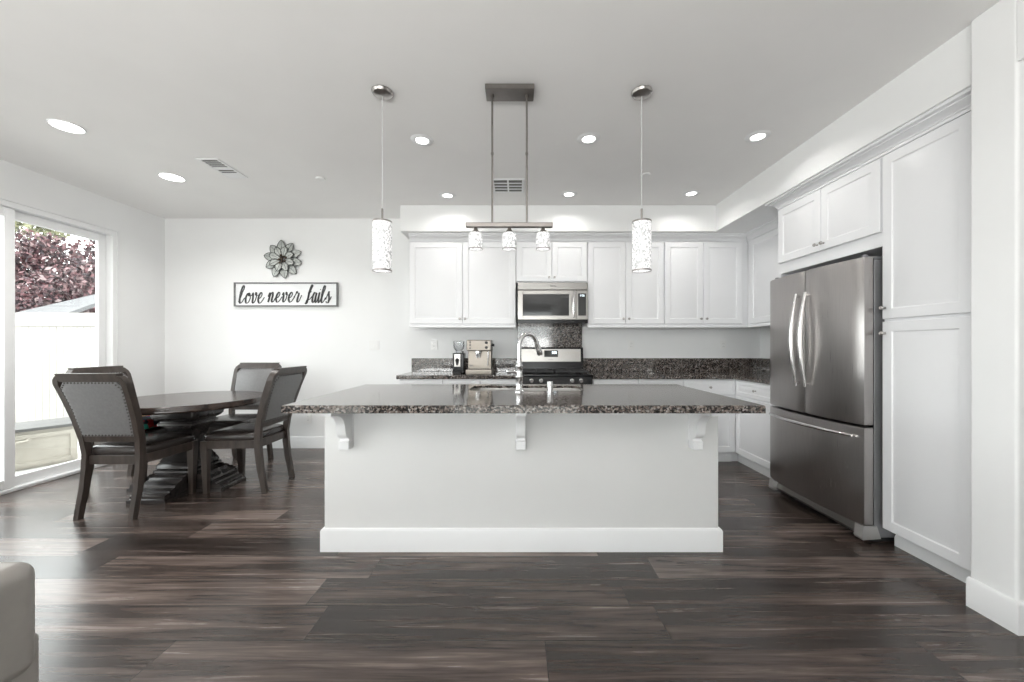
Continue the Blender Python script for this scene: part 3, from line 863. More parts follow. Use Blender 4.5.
def digits(txt, x, z, w, h, y):
    k = MB(); t = w * 0.16
    for c in txt:
        if c == ':':
            k.box(x + t * 0.3, x + t * 1.3, y, y + 0.001, z + h * 0.25, z + h * 0.25 + t); k.box(x + t * 0.3, x + t * 1.3, y, y + 0.001, z + h * 0.7, z + h * 0.7 + t); x += t * 2.5; continue
        for s in SEG[c]:
            if s == 'a': k.box(x, x + w, y, y + .001, z + h - t, z + h)
            if s == 'g': k.box(x, x + w, y, y + .001, z + h / 2 - t / 2, z + h / 2 + t / 2)
            if s == 'd': k.box(x, x + w, y, y + .001, z, z + t)
            if s == 'f': k.box(x, x + t, y, y + .001, z + h / 2, z + h)
            if s == 'b': k.box(x + w - t, x + w, y, y + .001, z + h / 2, z + h)
            if s == 'e': k.box(x, x + t, y, y + .001, z, z + h / 2)
            if s == 'c': k.box(x + w - t, x + w, y, y + .001, z, z + h / 2)
        x += w * 1.35
    return k
digits('2:06', 0.684, 1.752, 0.011, 0.02, MY - 0.0112).build('display_digits', M['digits'], cp_)
b = MB(); b.box(MX0, MX1, MY + 0.004, MY + 0.03, MZ0, 1.499, 0.003); b.build('bottom_grille', M['black'], mw)
b = MB()    # small script badge
pts = []
for i in range(40):
    t = i / 39
    pts.append((0.357 + 0.066 * t + 0.004 * math.sin(t * 40), MY - 0.0015, 1.869 + 0.008 * math.sin(t * 26) * (1 - 0.4 * t) - 0.004 * t))
b.tube(pts, 0.0016, 6)
b.build('badge', M['ink'], tp)

# ------------------------------------------------------------------ range
rg = thing('gas_range', 'black and stainless gas range between the granite counters', 'stove', (0.39, 4.25, 0))
GX0, GX1, GY0 = 0.012, 0.768, 3.93
b = MB(); b.box(GX0, GX1, GY0 + 0.03, 4.54, 0.02, 0.90, 0.003); b.build('range_body', M['black'], rg)
b = MB(); b.box(GX0 - 0.003, GX1 + 0.003, GY0 - 0.01, 4.50, 0.9, 0.926, 0.006, 2); ct = b.build('cooktop', M['black'], rg)
b = MB(); b.prism([(4.54, 0.9), (4.45, 0.9), (4.462, 1.03), (4.475, 1.19), (4.49, 1.2), (4.54, 1.2)], lambda u, v, t: Vector((t, u, v)), GX0, GX1)
bg = b.build('backguard', M['black'], rg)
b = MB(); b.prism([(4.459, 1.035), (4.470, 1.180), (4.474, 1.180), (4.463, 1.035)], lambda u, v, t: Vector((t, u - 0.004, v)), GX0 + 0.022, GX1 - 0.03)
b.build('backguard_panel', M['steel_h'], bg)
b = MB(); b.prism([(4.461, 1.088), (4.467, 1.165), (4.472, 1.165), (4.466, 1.088)], lambda u, v, t: Vector((t, u - 0.008, v)), 0.315, 0.475)
dp = b.build('display', M['darkglass'], bg)
b = MB()
for i, (xa, w_) in enumerate(((0.405, 0.014), (0.425, 0.014), (0.443, 0.014))):
    b.prism([(4.454, 1.125), (4.456, 1.152), (4.4565, 1.152), (4.4545, 1.125)], lambda u, v, t: Vector((t, u - 0.002, v)), xa, xa + w_)
b.build('display_segments', M['digits'], dp)
b = MB(); b.tube([(0.365 + 0.05 * i / 12, 4.4545, 1.058 + 0.003 * math.sin(i * 1.7)) for i in range(13)], 0.0012, 5); b.build('badge', M['ink'], bg)
def grate(xa, xb, ya, yb):
    k = MB()
    z = 0.951
    for x in (xa, (xa + xb) / 2, xb): k.box(x - 0.006, x + 0.006, ya, yb, z - 0.012, z + 0.004, 0.003)
    for y in (ya, ya + (yb - ya) * 0.25, (ya + yb) / 2, ya + (yb - ya) * 0.75, yb): k.box(xa, xb, y - 0.006, y + 0.006, z - 0.012, z + 0.004, 0.003)
    for x in (xa, xb):
        for y in (ya, yb): k.box(x - 0.007, x + 0.007, y - 0.007, y + 0.007, 0.9255, z, 0.002)
    return k.build('burner_grate', M['blackmat'], rg)
grate(0.045, 0.375, 3.985, 4.42); grate(0.405, 0.735, 3.985, 4.42)
for bx_, by_ in ((0.21, 4.09), (0.21, 4.32), (0.57, 4.09), (0.57, 4.32)):
    b = MB(); b.lathe([(0.05, 0.926), (0.05, 0.932), (0.034, 0.934), (0.034, 0.941), (0.002, 0.942)], (bx_, by_, 0), 16); b.build('burner', M['blackmat'], rg)
b = MB(); b.prism([(GY0 + 0.03, 0.80), (GY0 - 0.012, 0.80), (GY0 + 0.004, 0.898), (GY0 + 0.03, 0.898)], lambda u, v, t: Vector((t, u, v)), GX0, GX1); kp = b.build('knob_panel', M['black'], rg)
for kx in (0.148, 0.245, 0.561, 0.653):
    b = MB(); b.lathe([(0.021, 0), (0.021, 0.008), (0.017, 0.010), (0.016, 0.03), (0.002, 0.031)], (kx, GY0 - 0.005, 0.862), 16, Matrix.Rotation(R(97), 3, 'X')); b.build('control_knob', M['handle'], kp)
b = MB(); b.box(GX0 + 0.004, GX1 - 0.004, GY0 - 0.008, GY0 + 0.03, 0.22, 0.792, 0.004); od = b.build('oven_door', M['steel_h'], rg)
b = MB(); b.box(GX0 + 0.1, GX1 - 0.1, GY0 - 0.01, GY0, 0.34, 0.66); b.build('oven_window', M['darkglass'], od)
b = MB(); b.tube([(GX0 + 0.06, GY0 - 0.05, 0.74), (GX1 - 0.06, GY0 - 0.05, 0.74)], 0.012, 12)
for x in (GX0 + 0.09, GX1 - 0.09): b.tube([(x, GY0 - 0.05, 0.74), (x, GY0 - 0.005, 0.74)], 0.009, 8)
b.build('oven_handle', M['handle'], od)
b = MB(); b.box(GX0 + 0.004, GX1 - 0.004, GY0 - 0.006, GY0 + 0.03, 0.05, 0.21, 0.004); b.build('warming_drawer', M['steel_h'], rg)

# ------------------------------------------------------------------ espresso machine and grinder
EX0, EX1, EY0 = -0.533, -0.262, 4.0
es = thing('espresso_machine', 'champagne stainless espresso machine on the back counter', 'coffee machine', (-0.4, 4.15, 0.914))
EM = brushed('warm_stainless', (0.19, 0.171, 0.150), 0.34, (1, 1, 40)); 
z = 0.914
b = MB()
b.box(EX0 + 0.012, EX1 - 0.012, EY0 + 0.10, 4.30, z + 0.055, z + 0.25, 0.006, 2)
b.box(EX0 + 0.006, EX1 - 0.006, EY0 + 0.012, 4.31, z + 0.248, z + 0.365, 0.010, 3)
eb = b.build('machine_body', EM, es)
b = MB(); b.box(EX0, EX1, EY0, 4.31, z + 0.001, z + 0.058, 0.006, 2); dtp = b.build('drip_tray', EM, es)
b = MB()
for i in range(9): b.box(EX0 + 0.03 + i * 0.024, EX0 + 0.043 + i * 0.024, EY0 + 0.015, EY0 + 0.09, z + 0.0582, z + 0.0596)
b.build('tray_grid', M['slot'], dtp)
b = MB(); gx = -0.41; b.lathe([(0.034, 0.0), (0.034, -0.025), (0.028, -0.03), (0.028, -0.05), (0.02, -0.054), (0.002, -0.055)], (gx, EY0 + 0.055, z + 0.252), 18); b.build('group_head', M['chrome'], es)
b = MB(); b.tube([(gx, EY0 + 0.03, z + 0.212), (gx, EY0 - 0.01, z + 0.207)], [0.010, 0.013], 10); b.tube([(gx - 0.012, EY0 + 0.05, z + 0.2), (gx - 0.015, EY0 + 0.05, z + 0.175)], 0.006, 8); b.tube([(gx + 0.012, EY0 + 0.05, z + 0.2), (gx + 0.015, EY0 + 0.05, z + 0.175)], 0.006, 8); b.build('portafilter', M['chrome'], es)
for bz in (0.342, 0.31, 0.278):
    b = MB(); b.tube([(EX0 + 0.045, EY0 + 0.014, z + bz), (EX0 + 0.045, EY0 + 0.004, z + bz)], 0.009, 12); b.build('push_button', M['blackmat'], es)
for bz in (0.335, 0.285):
    b = MB(); b.tube([(EX1 - 0.058, EY0 + 0.014, z + bz), (EX1 - 0.058, EY0 - 0.006, z + bz)], [0.016, 0.014], 14); b.build('control_knob', M['blackmat'], es)
b = MB(); b.tube([(EX1 - 0.008, EY0 + 0.06, z + 0.31), (EX1 + 0.022, EY0 + 0.06, z + 0.31)], [0.010, 0.015], 12); b.build('steam_knob', M['blackmat'], es)
b = MB(); b.tube([(EX1 - 0.04, EY0 + 0.045, z + 0.25), (EX1 - 0.04, EY0 + 0.04, z + 0.20), (EX1 - 0.045, EY0 + 0.025, z + 0.12), (EX1 - 0.045, EY0 + 0.022, z + 0.10)], [0.006, 0.006, 0.006, 0.008], 8); b.build('steam_wand', M['chrome'], es)
b = MB(); b.box(EX0 + 0.03, EX0 + 0.065, EY0 + 0.098, EY0 + 0.102, z + 0.085, z + 0.10); b.build('badge', M['slot'], es)
gr = thing('coffee_grinder', 'black and chrome coffee grinder left of the espresso machine', 'coffee grinder', (-0.635, 4.24, 0.914))
b = MB(); b.box(-0.70, -0.572, 4.175, 4.31, z + 0.001, z + 0.225, 0.012, 3); gbm = b.build('grinder_body', M['black'], gr)
b = MB(); b.box(-0.680, -0.612, 4.165, 4.180, z + 0.075, z + 0.215, 0.004, 2); b.build('front_plate', M['steel_h'], gr)
b = MB(); b.tube([(-0.646, 4.166, z + 0.15), (-0.646, 4.145, z + 0.145)], 0.020, 14); b.tube([(-0.646, 4.15, z + 0.13), (-0.646, 4.15, z + 0.095)], [0.014, 0.009], 12); b.build('dosing_spout', M['blackmat'], gr)
b = MB(); b.box(-0.69, -0.602, 4.115, 4.176, z + 0.001, z + 0.022, 0.004, 2); b.build('catch_tray', M['blackmat'], gr)
hp = MB(); hp.lathe([(0.032, 0.225), (0.034, 0.245), (0.058, 0.275), (0.062, 0.30), (0.062, 0.345), (0.059, 0.345), (0.059, 0.30), (0.055, 0.278), (0.031, 0.248)], (-0.64, 4.242, z), 24); hb = hp.build('bean_hopper', M['hopper'], gr)
b = MB(); b.lathe([(0.063, 0.3455), (0.064, 0.352), (0.05, 0.358), (0.002, 0.36)], (-0.64, 4.242, z), 24); b.build('hopper_lid', M['hopper'], hb)
b = MB(); b.tube([(-0.592, 4.20, z + 0.222), (-0.592, 4.20, z + 0.245)], 0.010, 10); b.build('power_knob', M['blackmat'], gr)

# ------------------------------------------------------------------ pendants and linear lamp
def pendant(X, Y, label):
    t = thing('pendant_lamp', label, 'pendant lamp', (X, Y, CEIL), 'crystal mesh pendants over the island')
    b = MB(); b.lathe([(0.061, CEIL - 0.001), (0.062, CEIL - 0.006), (0.055, CEIL - 0.018), (0.035, CEIL - 0.027), (0.010, CEIL - 0.030), (0.002, CEIL - 0.031)], (X, Y, 0), 28); b.build('ceiling_canopy', M['nickel'], t)
    b = MB(); b.tube([(X, Y, CEIL - 0.03), (X, Y, 2.03)], 0.0022, 8); b.build('cord', plain('clear_cord', (0.6, 0.6, 0.6), 0.4, var=0.02) if 'cordm' not in M else M['cordm'], t)
    b = MB(); b.tube([(X, Y, 2.035), (X, Y, 1.955)], 0.006, 10); b.build('stem', M['lampmetal'], t)
    zt, zb_ = 1.957, 1.664
    b = MB(); b.lathe([(0.055, zb_), (0.055, zt), (0.052, zt), (0.052, zb_)], (X, Y, 0), 36); sh = b.build('lamp_shade', M['crystal'], t)
    sec = MB()
    sec.lathe([(0.0565, zt - 0.006), (0.0565, zt + 0.003), (0.05, zt + 0.004), (0.01, zt + 0.004), (0.002, zt + 0.004), (0.002, zt + 0.001), (0.05, zt + 0.001)], (X, Y, 0), 36)
    sec.build('top_rim', M['lampmetal'], sh)
    b = MB(); q = [(0.057, zb_ - 0.003), (0.057, zb_ + 0.005), (0.0505, zb_ + 0.005), (0.0505, zb_ - 0.003)]
    secs = [[Vector((X + r_ * math.cos(2 * PI * j / 36), Y + r_ * math.sin(2 * PI * j / 36), z_)) for r_, z_ in q] for j in range(36)]
    b.loft(secs, closed=True); b.build('bottom_rim', M['lampmetal'], sh)
    b = MB(); b.lathe([(0.001, zb_ + 0.012), (0.049, zb_ + 0.012), (0.049, zb_ + 0.018), (0.001, zb_ + 0.018)], (X, Y, 0), 28); b.build('diffuser', M['bulb'], t)
    return t
M['cordm'] = plain('clear_cord', (0.6, 0.6, 0.6), 0.4, var=0.02)
pendant(-0.805, 2.30, 'crystal cylinder pendant over the left part of the island')
pendant(0.745, 2.30, 'crystal cylinder pendant over the right part of the island')
lm = thing('linear_chandelier', 'bronze bar light with three crystal shades over the island', 'chandelier', (-0.045, 2.285, CEIL))
b = MB(); b.box(-0.185, 0.10, 2.225, 2.345, CEIL - 0.032, CEIL - 0.001, 0.003); b.build('ceiling_canopy', M['lampmetal'], lm)
for x in (-0.147, 0.058):
    b = MB(); b.tube([(x, 2.285, CEIL - 0.03), (x, 2.285, 1.94)], 0.0062, 10)
    b.lathe([(0.011, CEIL - 0.05), (0.011, CEIL - 0.031)], (x, 2.285, 0), 12)
    b.tube([(x, 2.285, 2.35), (x, 2.285, 2.362)], 0.0085, 10)
    b.build('rod', M['lampmetal'], lm)
b = MB(); b.box(-0.303, 0.212, 2.27, 2.30, 1.918, 1.946, 0.003); b.build('bar', M['lampmetal'], lm)
for x in (-0.245, -0.045, 0.155):
    b = MB(); b.lathe([(0.009, 1.918), (0.012, 1.905), (0.022, 1.893), (0.028, 1.886), (0.002, 1.884)], (x, 2.285, 0), 18); hd = b.build('socket_cup', M['lampmetal'], lm)
    b = MB(); b.lathe([(0.040, 1.79), (0.0415, 1.80), (0.0415, 1.872), (0.036, 1.884), (0.028, 1.887), (0.026, 1.884), (0.036, 1.878), (0.0385, 1.868), (0.0385, 1.80), (0.038, 1.79)], (x, 2.285, 0), 30); sh = b.build('lamp_shade', M['crystal'], lm)
    b = MB(); b.lathe([(0.001, 1.793), (0.036, 1.793), (0.036, 1.80), (0.001, 1.80)], (x, 2.285, 0), 24); b.build('diffuser', M['bulb'], lm)
    b = MB(); q = [(0.0425, 1.789), (0.0425, 1.794), (0.0375, 1.794), (0.0375, 1.789)]
    b.loft([[Vector((x + r_ * math.cos(2 * PI * j / 30), 2.285 + r_ * math.sin(2 * PI * j / 30), z_)) for r_, z_ in q] for j in range(30)], closed=True); b.build('bottom_rim', M['lampmetal'], sh)

# ------------------------------------------------------------------ ceiling fixtures
def downlight(X, Y, r_out, r_in, power, label, group):
    t = thing('recessed_downlight', label, 'ceiling light', (X, Y, CEIL), group)
    b = MB(); q = [(r_in, CEIL - 0.004), (r_in + 0.006, CEIL - 0.009), (r_out - 0.01, CEIL - 0.007), (r_out, CEIL - 0.001), (r_in, CEIL - 0.001)]
    b.loft([[Vector((X + r_ * math.cos(2 * PI * j / 40), Y + r_ * math.sin(2 * PI * j / 40), z_)) for r_, z_ in q] for j in range(40)], closed=True)
    b.build('trim_ring', M['trim'], t)
    b = MB(); b.lathe([(0.001, CEIL - 0.005), (r_in, CEIL - 0.005), (r_in, CEIL - 0.001), (0.001, CEIL - 0.001)], (X, Y, 0), 32); b.build('lens', M['can'], t)
    l = bpy.data.lights.new('downlight_lamp', 'AREA'); l.shape = 'DISK'; l.size = r_in * 2; l.energy = power; l.color = (1, 0.97, 0.93)
    l.spread = R(150)
    o = bpy.data.objects.new('downlight_lamp', l); COL.objects.link(o); o.parent = t; o.location = (0, 0, -0.012)
    return t
place = {(-0.70, 2.84): 'lit recessed downlight in the front row, nearest the left pendant',
         (0.525, 2.82): 'lit recessed downlight in the front row, between bar light and right pendant',
         (1.745, 2.79): 'lit recessed downlight in the front row, nearest the refrigerator',
         (-0.70, 3.88): 'lit recessed downlight in the back row, above the left upper cabinet',
         (0.52, 3.85): 'lit recessed downlight in the back row, above the microwave',
         (1.735, 3.83): 'lit recessed downlight in the back row, near the soffit corner'}
for (X, Y), lab in place.items():
    downlight(X, Y, 0.084, 0.045, CAN_POWER, lab, 'recessed kitchen downlights')
downlight(-3.11, 2.66, 0.092, 0.082, DINING_POWER, 'larger lit recessed downlight toward the window side of the ceiling, nearest the camera', 'dining downlights')
downlight(-3.10, 3.46, 0.095, 0.086, DINING_POWER, 'larger lit recessed downlight above the dining table', 'dining downlights')
def vent(x0, x1, y0, y1, label, lanes):
    t = thing('ceiling_vent', label, 'vent', ((x0 + x1) / 2, (y0 + y1) / 2, CEIL))
    z = CEIL
    b = MB(); m = 0.022
    b.box(x0, x1, y0, y0 + m, z - 0.010, z - 0.001, 0.003); b.box(x0, x1, y1 - m, y1, z - 0.010, z - 0.001, 0.003)
    b.box(x0, x0 + m, y0 + m, y1 - m, z - 0.010, z - 0.001, 0.003); b.box(x1 - m, x1, y0 + m, y1 - m, z - 0.010, z - 0.001, 0.003)
    b.build('vent_frame', M['trim'], t)
    b = MB(); b.box(x0 + m - 0.002, x1 - m + 0.002, y0 + m - 0.002, y1 - m + 0.002, z - 0.003, z - 0.001); b.build('vent_recess', M['grille'], t)
    b = MB()
    if lanes == 'x':       # louvres run along x, one bar down the middle
        n = 4
        for i in range(1, n):
            y = y0 + m + (y1 - y0 - 2 * m) * i / n
            b.box(x0 + m, x1 - m, y - 0.006, y + 0.012, z - 0.008, z - 0.005)
        b.box((x0 + x1) / 2 - 0.008, (x0 + x1) / 2 + 0.008, y0 + m, y1 - m, z - 0.0095, z - 0.005)
    else:
        ym = (y0 + y1) / 2 - 0.02
        b.box(x0 + m, x1 - m, ym - 0.008, ym + 0.03, z - 0.009, z - 0.004)
        for i in range(1, 9):
            yy = y0 + m + (y1 - y0 - 2 * m) * i / 9
            b.box(x0 + m, x1 - m, yy - 0.003, yy + 0.003, z - 0.007, z - 0.0045)
        b.box(x0 + m, x1 - m, ym + 0.10, y1 - m, z - 0.0085, z - 0.004)
    b.build('louvre', M['trim'], t)
    return t
vent(-2.60, -2.42, 3.11, 3.47, 'white ceiling vent with dark grille between dining and kitchen lights', 'y')
vent(-0.235, 0.068, 3.49, 3.80, 'white square ceiling vent seen between the bar light rods', 'x')
def sprinkler(X, Y, label):
    b = MB(); b.lathe([(0.040, CEIL - 0.001), (0.041, CEIL - 0.006), (0.036, CEIL - 0.011), (0.002, CEIL - 0.012)], (X, Y, 0), 24)
    b.solo('sprinkler_cover', M['plate'], label, 'sprinkler cover', (X, Y, CEIL))
sprinkler(-1.78, 3.49, 'small round white ceiling plate left of the left pendant')
sprinkler(1.14, 3.41, 'small round white ceiling plate beside the right pendant cord')

# ------------------------------------------------------------------ switches and outlets
def wall_plate(X, Z, kind, label, w=0.072, h=0.116):
    t = thing('wall_outlet' if kind == 'outlet' else 'light_switch', label, 'outlet' if kind == 'outlet' else 'switch', (X, YB, Z))
    y = YB - 0.001
    b = MB(); b.box(X - w / 2, X + w / 2, y - 0.008, y, Z - h / 2, Z + h / 2, 0.003, 2); b.build('cover_plate', M['plate'], t)
    if kind == 'outlet':
        for dz in (0.02, -0.02):
            b = MB(); b.box(X - 0.017, X + 0.017, y - 0.0105, y - 0.005, Z + dz - 0.015, Z + dz + 0.015, 0.003, 2); s = b.build('socket', M['plate'], t)
            b = MB(); b.box(X - 0.008, X - 0.006, y - 0.0108, y - 0.0095, Z + dz - 0.002, Z + dz + 0.008); b.box(X + 0.006, X + 0.008, y - 0.0108, y - 0.0095, Z + dz - 0.002, Z + dz + 0.008); b.build('slots', M['slot'], s)
    else:
        n = 2 if w > 0.1 else 1
        for i in range(n):
            xc = X + (i - (n - 1) / 2) * 0.046
            b = MB(); b.prism([(0.004, Z - 0.033), (0.014, Z - 0.033), (0.009, Z + 0.033), (0.004, Z + 0.033)], lambda u, v, s_: Vector((s_, y - u, v)), xc - 0.0165, xc + 0.0165); b.build('rocker', M['plate'], t)
wall_plate(-1.70, 1.225, 'switch', 'double rocker light switch on the wall right of the sign', 0.118)
wall_plate(-0.985, 1.225, 'outlet', 'white outlet on the wall left of the coffee grinder')
wall_plate(1.36, 1.225, 'outlet', 'white outlet on the back wall nearest the right of the range')
wall_plate(2.455, 1.225, 'outlet', 'white outlet on the back wall near the kitchen corner')
wall_plate(-2.485, 0.35, 'outlet', 'low white outlet above the baseboard behind the dining chair')

# ------------------------------------------------------------------ wall decor
sg = thing('wall_sign', 'long white framed sign reading love never fails', 'sign', (-2.753, YB, 1.83))
sx0, sx1, sz0, sz1 = -3.352, -2.125, 1.684, 1.968
b = MB(); b.box(sx0 + 0.012, sx1 - 0.012, YB - 0.024, YB - 0.002, sz0 + 0.012, sz1 - 0.012); b.build('sign_board', M['signboard'], sg)
b = MB()
for q in ((sx0, sx1, sz0, sz0 + 0.014), (sx0, sx1, sz1 - 0.014, sz1), (sx0, sx0 + 0.014, sz0 + 0.014, sz1 - 0.014), (sx1 - 0.014, sx1, sz0 + 0.014, sz1 - 0.014)):
    b.box(q[0], q[1], YB - 0.038, YB - 0.002, q[2], q[3], 0.001)
b.build('sign_frame', M['signframe'], sg)
GLY = {
 'l': (0.78, [[(-0.05, 0.1), (0.2, 0.7), (0.42, 1.55), (0.38, 2.02), (0.22, 1.95), (0.12, 1.3), (0.05, 0.35), (0.18, 0.0), (0.42, 0.12), (0.7, 0.5)]]),
 'o': (0.85, [[(0.55, 0.95), (0.25, 0.85), (0.08, 0.45), (0.2, 0.04), (0.48, 0.06), (0.68, 0.45), (0.6, 0.85), (0.42, 0.92), (0.5, 0.68), (0.9, 0.72)]]),
 'v': (0.88, [[(0.0, 0.72), (0.12, 0.95), (0.2, 0.6), (0.22, 0.12), (0.38, 0.02), (0.6, 0.35), (0.66, 0.85), (0.55, 1.0), (0.58, 0.75), (0.92, 0.72)]]),
 'e': (0.85, [[(-0.05, 0.4), (0.3, 0.48), (0.5, 0.78), (0.38, 1.0), (0.14, 0.75), (0.08, 0.3), (0.28, 0.0), (0.55, 0.12), (0.88, 0.55)]]),
 'n': (1.0, [[(-0.08, 0.55), (0.1, 0.95), (0.14, 0.6), (0.05, -0.02)], [(0.08, 0.3), (0.3, 0.85), (0.48, 0.98), (0.55, 0.7), (0.5, 0.2), (0.62, 0.0), (0.8, 0.12), (1.0, 0.5)]]),
 'r': (0.85, [[(-0.1, 0.45), (0.12, 0.8), (0.22, 1.12), (0.27, 0.92), (0.5, 0.9), (0.52, 0.7), (0.42, 0.2), (0.52, 0.0), (0.7, 0.12), (0.95, 0.7)]]),
 'f': (0.78, [[(-0.1, 0.1), (0.22, 0.6), (0.5, 1.5), (0.62, 2.05), (0.48, 2.15), (0.33, 1.6), (0.2, 0.7), (0.08, 0.05), (-0.08, -0.35), (-0.18, -0.1), (0.1, 0.2), (0.45, 0.35), (0.78, 0.6)], [(0.02, 0.92), (0.3, 0.98), (0.62, 1.08)]]),
 'a': (0.95, [[(0.6, 0.85), (0.35, 0.98), (0.12, 0.6), (0.12, 0.15), (0.32, 0.03), (0.52, 0.4), (0.66, 0.95), (0.58, 0.4), (0.64, 0.05), (0.8, 0.08), (1.0, 0.5)]]),
 'i': (0.55, [[(0.0, 0.45), (0.18, 0.98), (0.12, 0.4), (0.18, 0.03), (0.34, 0.08), (0.58, 0.5)], [(0.24, 1.38), (0.27, 1.5)]]),
 's': (0.8, [[(-0.05, 0.3), (0.25, 0.9), (0.33, 1.12), (0.36, 0.85), (0.5, 0.4), (0.42, 0.02), (0.18, -0.05), (0.05, 0.15)], [(0.42, 0.05), (0.7, 0.35), (0.82, 0.6)]]),
}
def catmull(P, n=8):
    P = [Vector((*p, 0)) for p in P]
    P = [P[0] * 2 - P[1]] + P + [P[-1] * 2 - P[-2]]
    out = []
    for i in range(1, len(P) - 2):
        for k in range(n):
            t = k / n
            a, b_, c, d = P[i - 1], P[i], P[i + 1], P[i + 2]
            out.append(0.5 * ((2 * b_) + (-a + c) * t + (2 * a - 5 * b_ + 4 * c - d) * t * t + (-a + 3 * b_ - 3 * c + d) * t ** 3))
    out.append(P[-2]); return out
def write_word(word, xa, xb, zbase, unit, parent):
    k = MB(); adv = 0; strokes = []
    for ch in word:
        w_, ss = GLY[ch]
        for s in ss: strokes.append([(p.x + adv + 0.2 * p.y, (1 + (p.y - 1) * 0.6) if p.y > 1 else (p.y * 0.3 if p.y < 0 else p.y)) for p in catmull(s)])
        adv += w_
    mn = min(p[0] for s in strokes for p in s); mxx = max(p[0] for s in strokes for p in s)
    sx = (xb - xa) / (mxx - mn)
    y = YB - 0.0245
    for s in strokes:
        pts = [Vector((xa + (p[0] - mn) * sx, 0, zbase + p[1] * unit)) for p in s]
        n = len(pts); secs = []
        for i, p in enumerate(pts):
            t = (pts[min(i + 1, n - 1)] - pts[max(i - 1, 0)]).normalized()
            down = max(0.0, -t.z)
            w_ = 0.0036 + 0.0054 * down + 0.0015 * abs(t.z)
            nn = Vector((t.z, 0, -t.x)) * w_
            secs.append([Vector((p.x + nn.x, y, p.z + nn.z)), Vector((p.x - nn.x, y, p.z - nn.z)), Vector((p.x - nn.x, y - 0.004, p.z - nn.z)), Vector((p.x + nn.x, y - 0.004, p.z + nn.z))])
        k.loft(secs)
    return k.build('lettering', M['ink'], parent)
def cx7(px): return (225 + px / 8.525 - VX) / 83.9
write_word('love', cx7(128), cx7(348), 1.722, 0.128, sg)
write_word('never', cx7(378), cx7(664), 1.735, 0.118, sg)
write_word('fails', cx7(693), cx7(915), 1.728, 0.124, sg)

fl = thing('wall_flower', 'grey metal flower ornament hanging above the sign', 'wall decoration', (-2.777, YB, 2.24))
FC = Vector((-2.777, YB - 0.012, 2.242))
def petal(ang, r0, r1, wd, lift0, lift1, yo):
    """leaf outline from radius r0 to r1, curved away from the wall"""
    d = Vector((math.cos(ang), 0, math.sin(ang))); n_ = Vector((-math.sin(ang), 0, math.cos(ang)))
    rim = []; rows = []
    m = 10
    for i in range(m + 1):
        t = i / m
        w_ = wd * (math.sin(PI * t ** 0.95) ** 0.7 if 0 < t < 1 else 0.0) + 0.002
        r_ = r0 + (r1 - r0) * t
        y = -(lift0 + (lift1 - lift0) * t) - 0.012 * math.sin(PI * t)
        c = FC + d * r_ + Vector((0, y - yo, 0))
        rows.append((c - n_ * w_ + Vector((0, -0.006 * math.sin(PI * t), 0)), c, c + n_ * w_ + Vector((0, -0.006 * math.sin(PI * t), 0))))
    k = MB(); secs = []
    for a, c, e_ in rows:
        o = Vector((0, 0.0015, 0)); secs.append([a, c, e_, e_ + o, c + o, a + o])
    k.loft(secs); p = k.build('petal', M['petal'], fl)
    k = MB(); path_ = [r[0] for r in rows] + [r[2] for r in reversed(rows)]
    k.tube(path_ + [path_[0]], 0.0032, 6)
    k.tube([r[1] + Vector((0, -0.001, 0)) for r in rows], 0.0018, 5)
    k.build('petal_wire', M['petalrim'], p)
for i in range(10): petal(R(96 + 36 * i), 0.05, 0.232 - 0.008 * (i % 2), 0.047, 0.0, 0.006, 0.0)
for i in range(8): petal(R(70 + 45 * i), 0.03, 0.155, 0.036, 0.012, 0.03, 0.008)
b = MB(); b.lathe([(0.055, 0), (0.05, 0.02), (0.02, 0.03), (0.002, 0.03)], tuple(FC), 18, Matrix.Rotation(R(90), 3, 'X')); ce = b.build('flower_center', M['petalrim'], fl)
random.seed(3)
for i in range(9):
    a = 2.4 * i; r_ = 0.018 * math.sqrt(i)
    b = MB(); bmx = bmesh.new(); bmesh.ops.create_icosphere(bmx, subdivisions=2, radius=0.014)
    b.bm(bmx, Matrix.Translation(FC + Vector((r_ * math.cos(a), -0.034, r_ * math.sin(a))))); b.build('bead', M['bead'], ce)

# ------------------------------------------------------------------ dining table
TC = Vector((-2.85, 3.345, 0)); TR = 0.565
tb = thing('dining_table', 'round dark wood pedestal dining table', 'table', TC)
b = MB(); b.lathe([(0.001, 0.705), (TR - 0.03, 0.705), (TR - 0.006, 0.712), (TR, 0.722), (TR - 0.002, 0.742), (TR - 0.006, 0.750), (TR - 0.006, 0.756), (TR - 0.014, 0.762), (0.001, 0.762)], TC, 72); b.build('tabletop', M['tablewood'], tb)
b = MB()
prof = [(0.704, 0.14), (0.697, 0.155), (0.685, 0.168), (0.665, 0.176), (0.64, 0.178), (0.615, 0.174), (0.597, 0.160), (0.588, 0.145), (0.58, 0.135), (0.574, 0.137), (0.57, 0.148), (0.55, 0.148), (0.545, 0.135), (0.53, 0.125),
        (0.50, 0.105), (0.45, 0.092), (0.40, 0.090), (0.35, 0.096), (0.30, 0.110), (0.265, 0.128), (0.25, 0.138), (0.243, 0.134), (0.238, 0.141), (0.215, 0.152), (0.195, 0.154), (0.188, 0.148), (0.183, 0.164), (0.165, 0.166)]
b.loft([[Vector((TC.x + x, TC.y + y, z_)) for x, y in rrect(0, 0, h_, h_, 0.014, 2)] for z_, h_ in prof]); b.build('pedestal', M['pedwood'], tb, smooth=40)
foot_p = [(0.0, 0.002), (0.385, 0.002), (0.388, 0.03), (0.378, 0.036), (0.380, 0.055), (0.366, 0.062), (0.340, 0.066), (0.335, 0.078), (0.316, 0.086), (0.292, 0.090), (0.286, 0.104), (0.262, 0.118), (0.225, 0.130), (0.215, 0.143), (0.19, 0.150), (0.165, 0.165), (0.0, 0.165)]
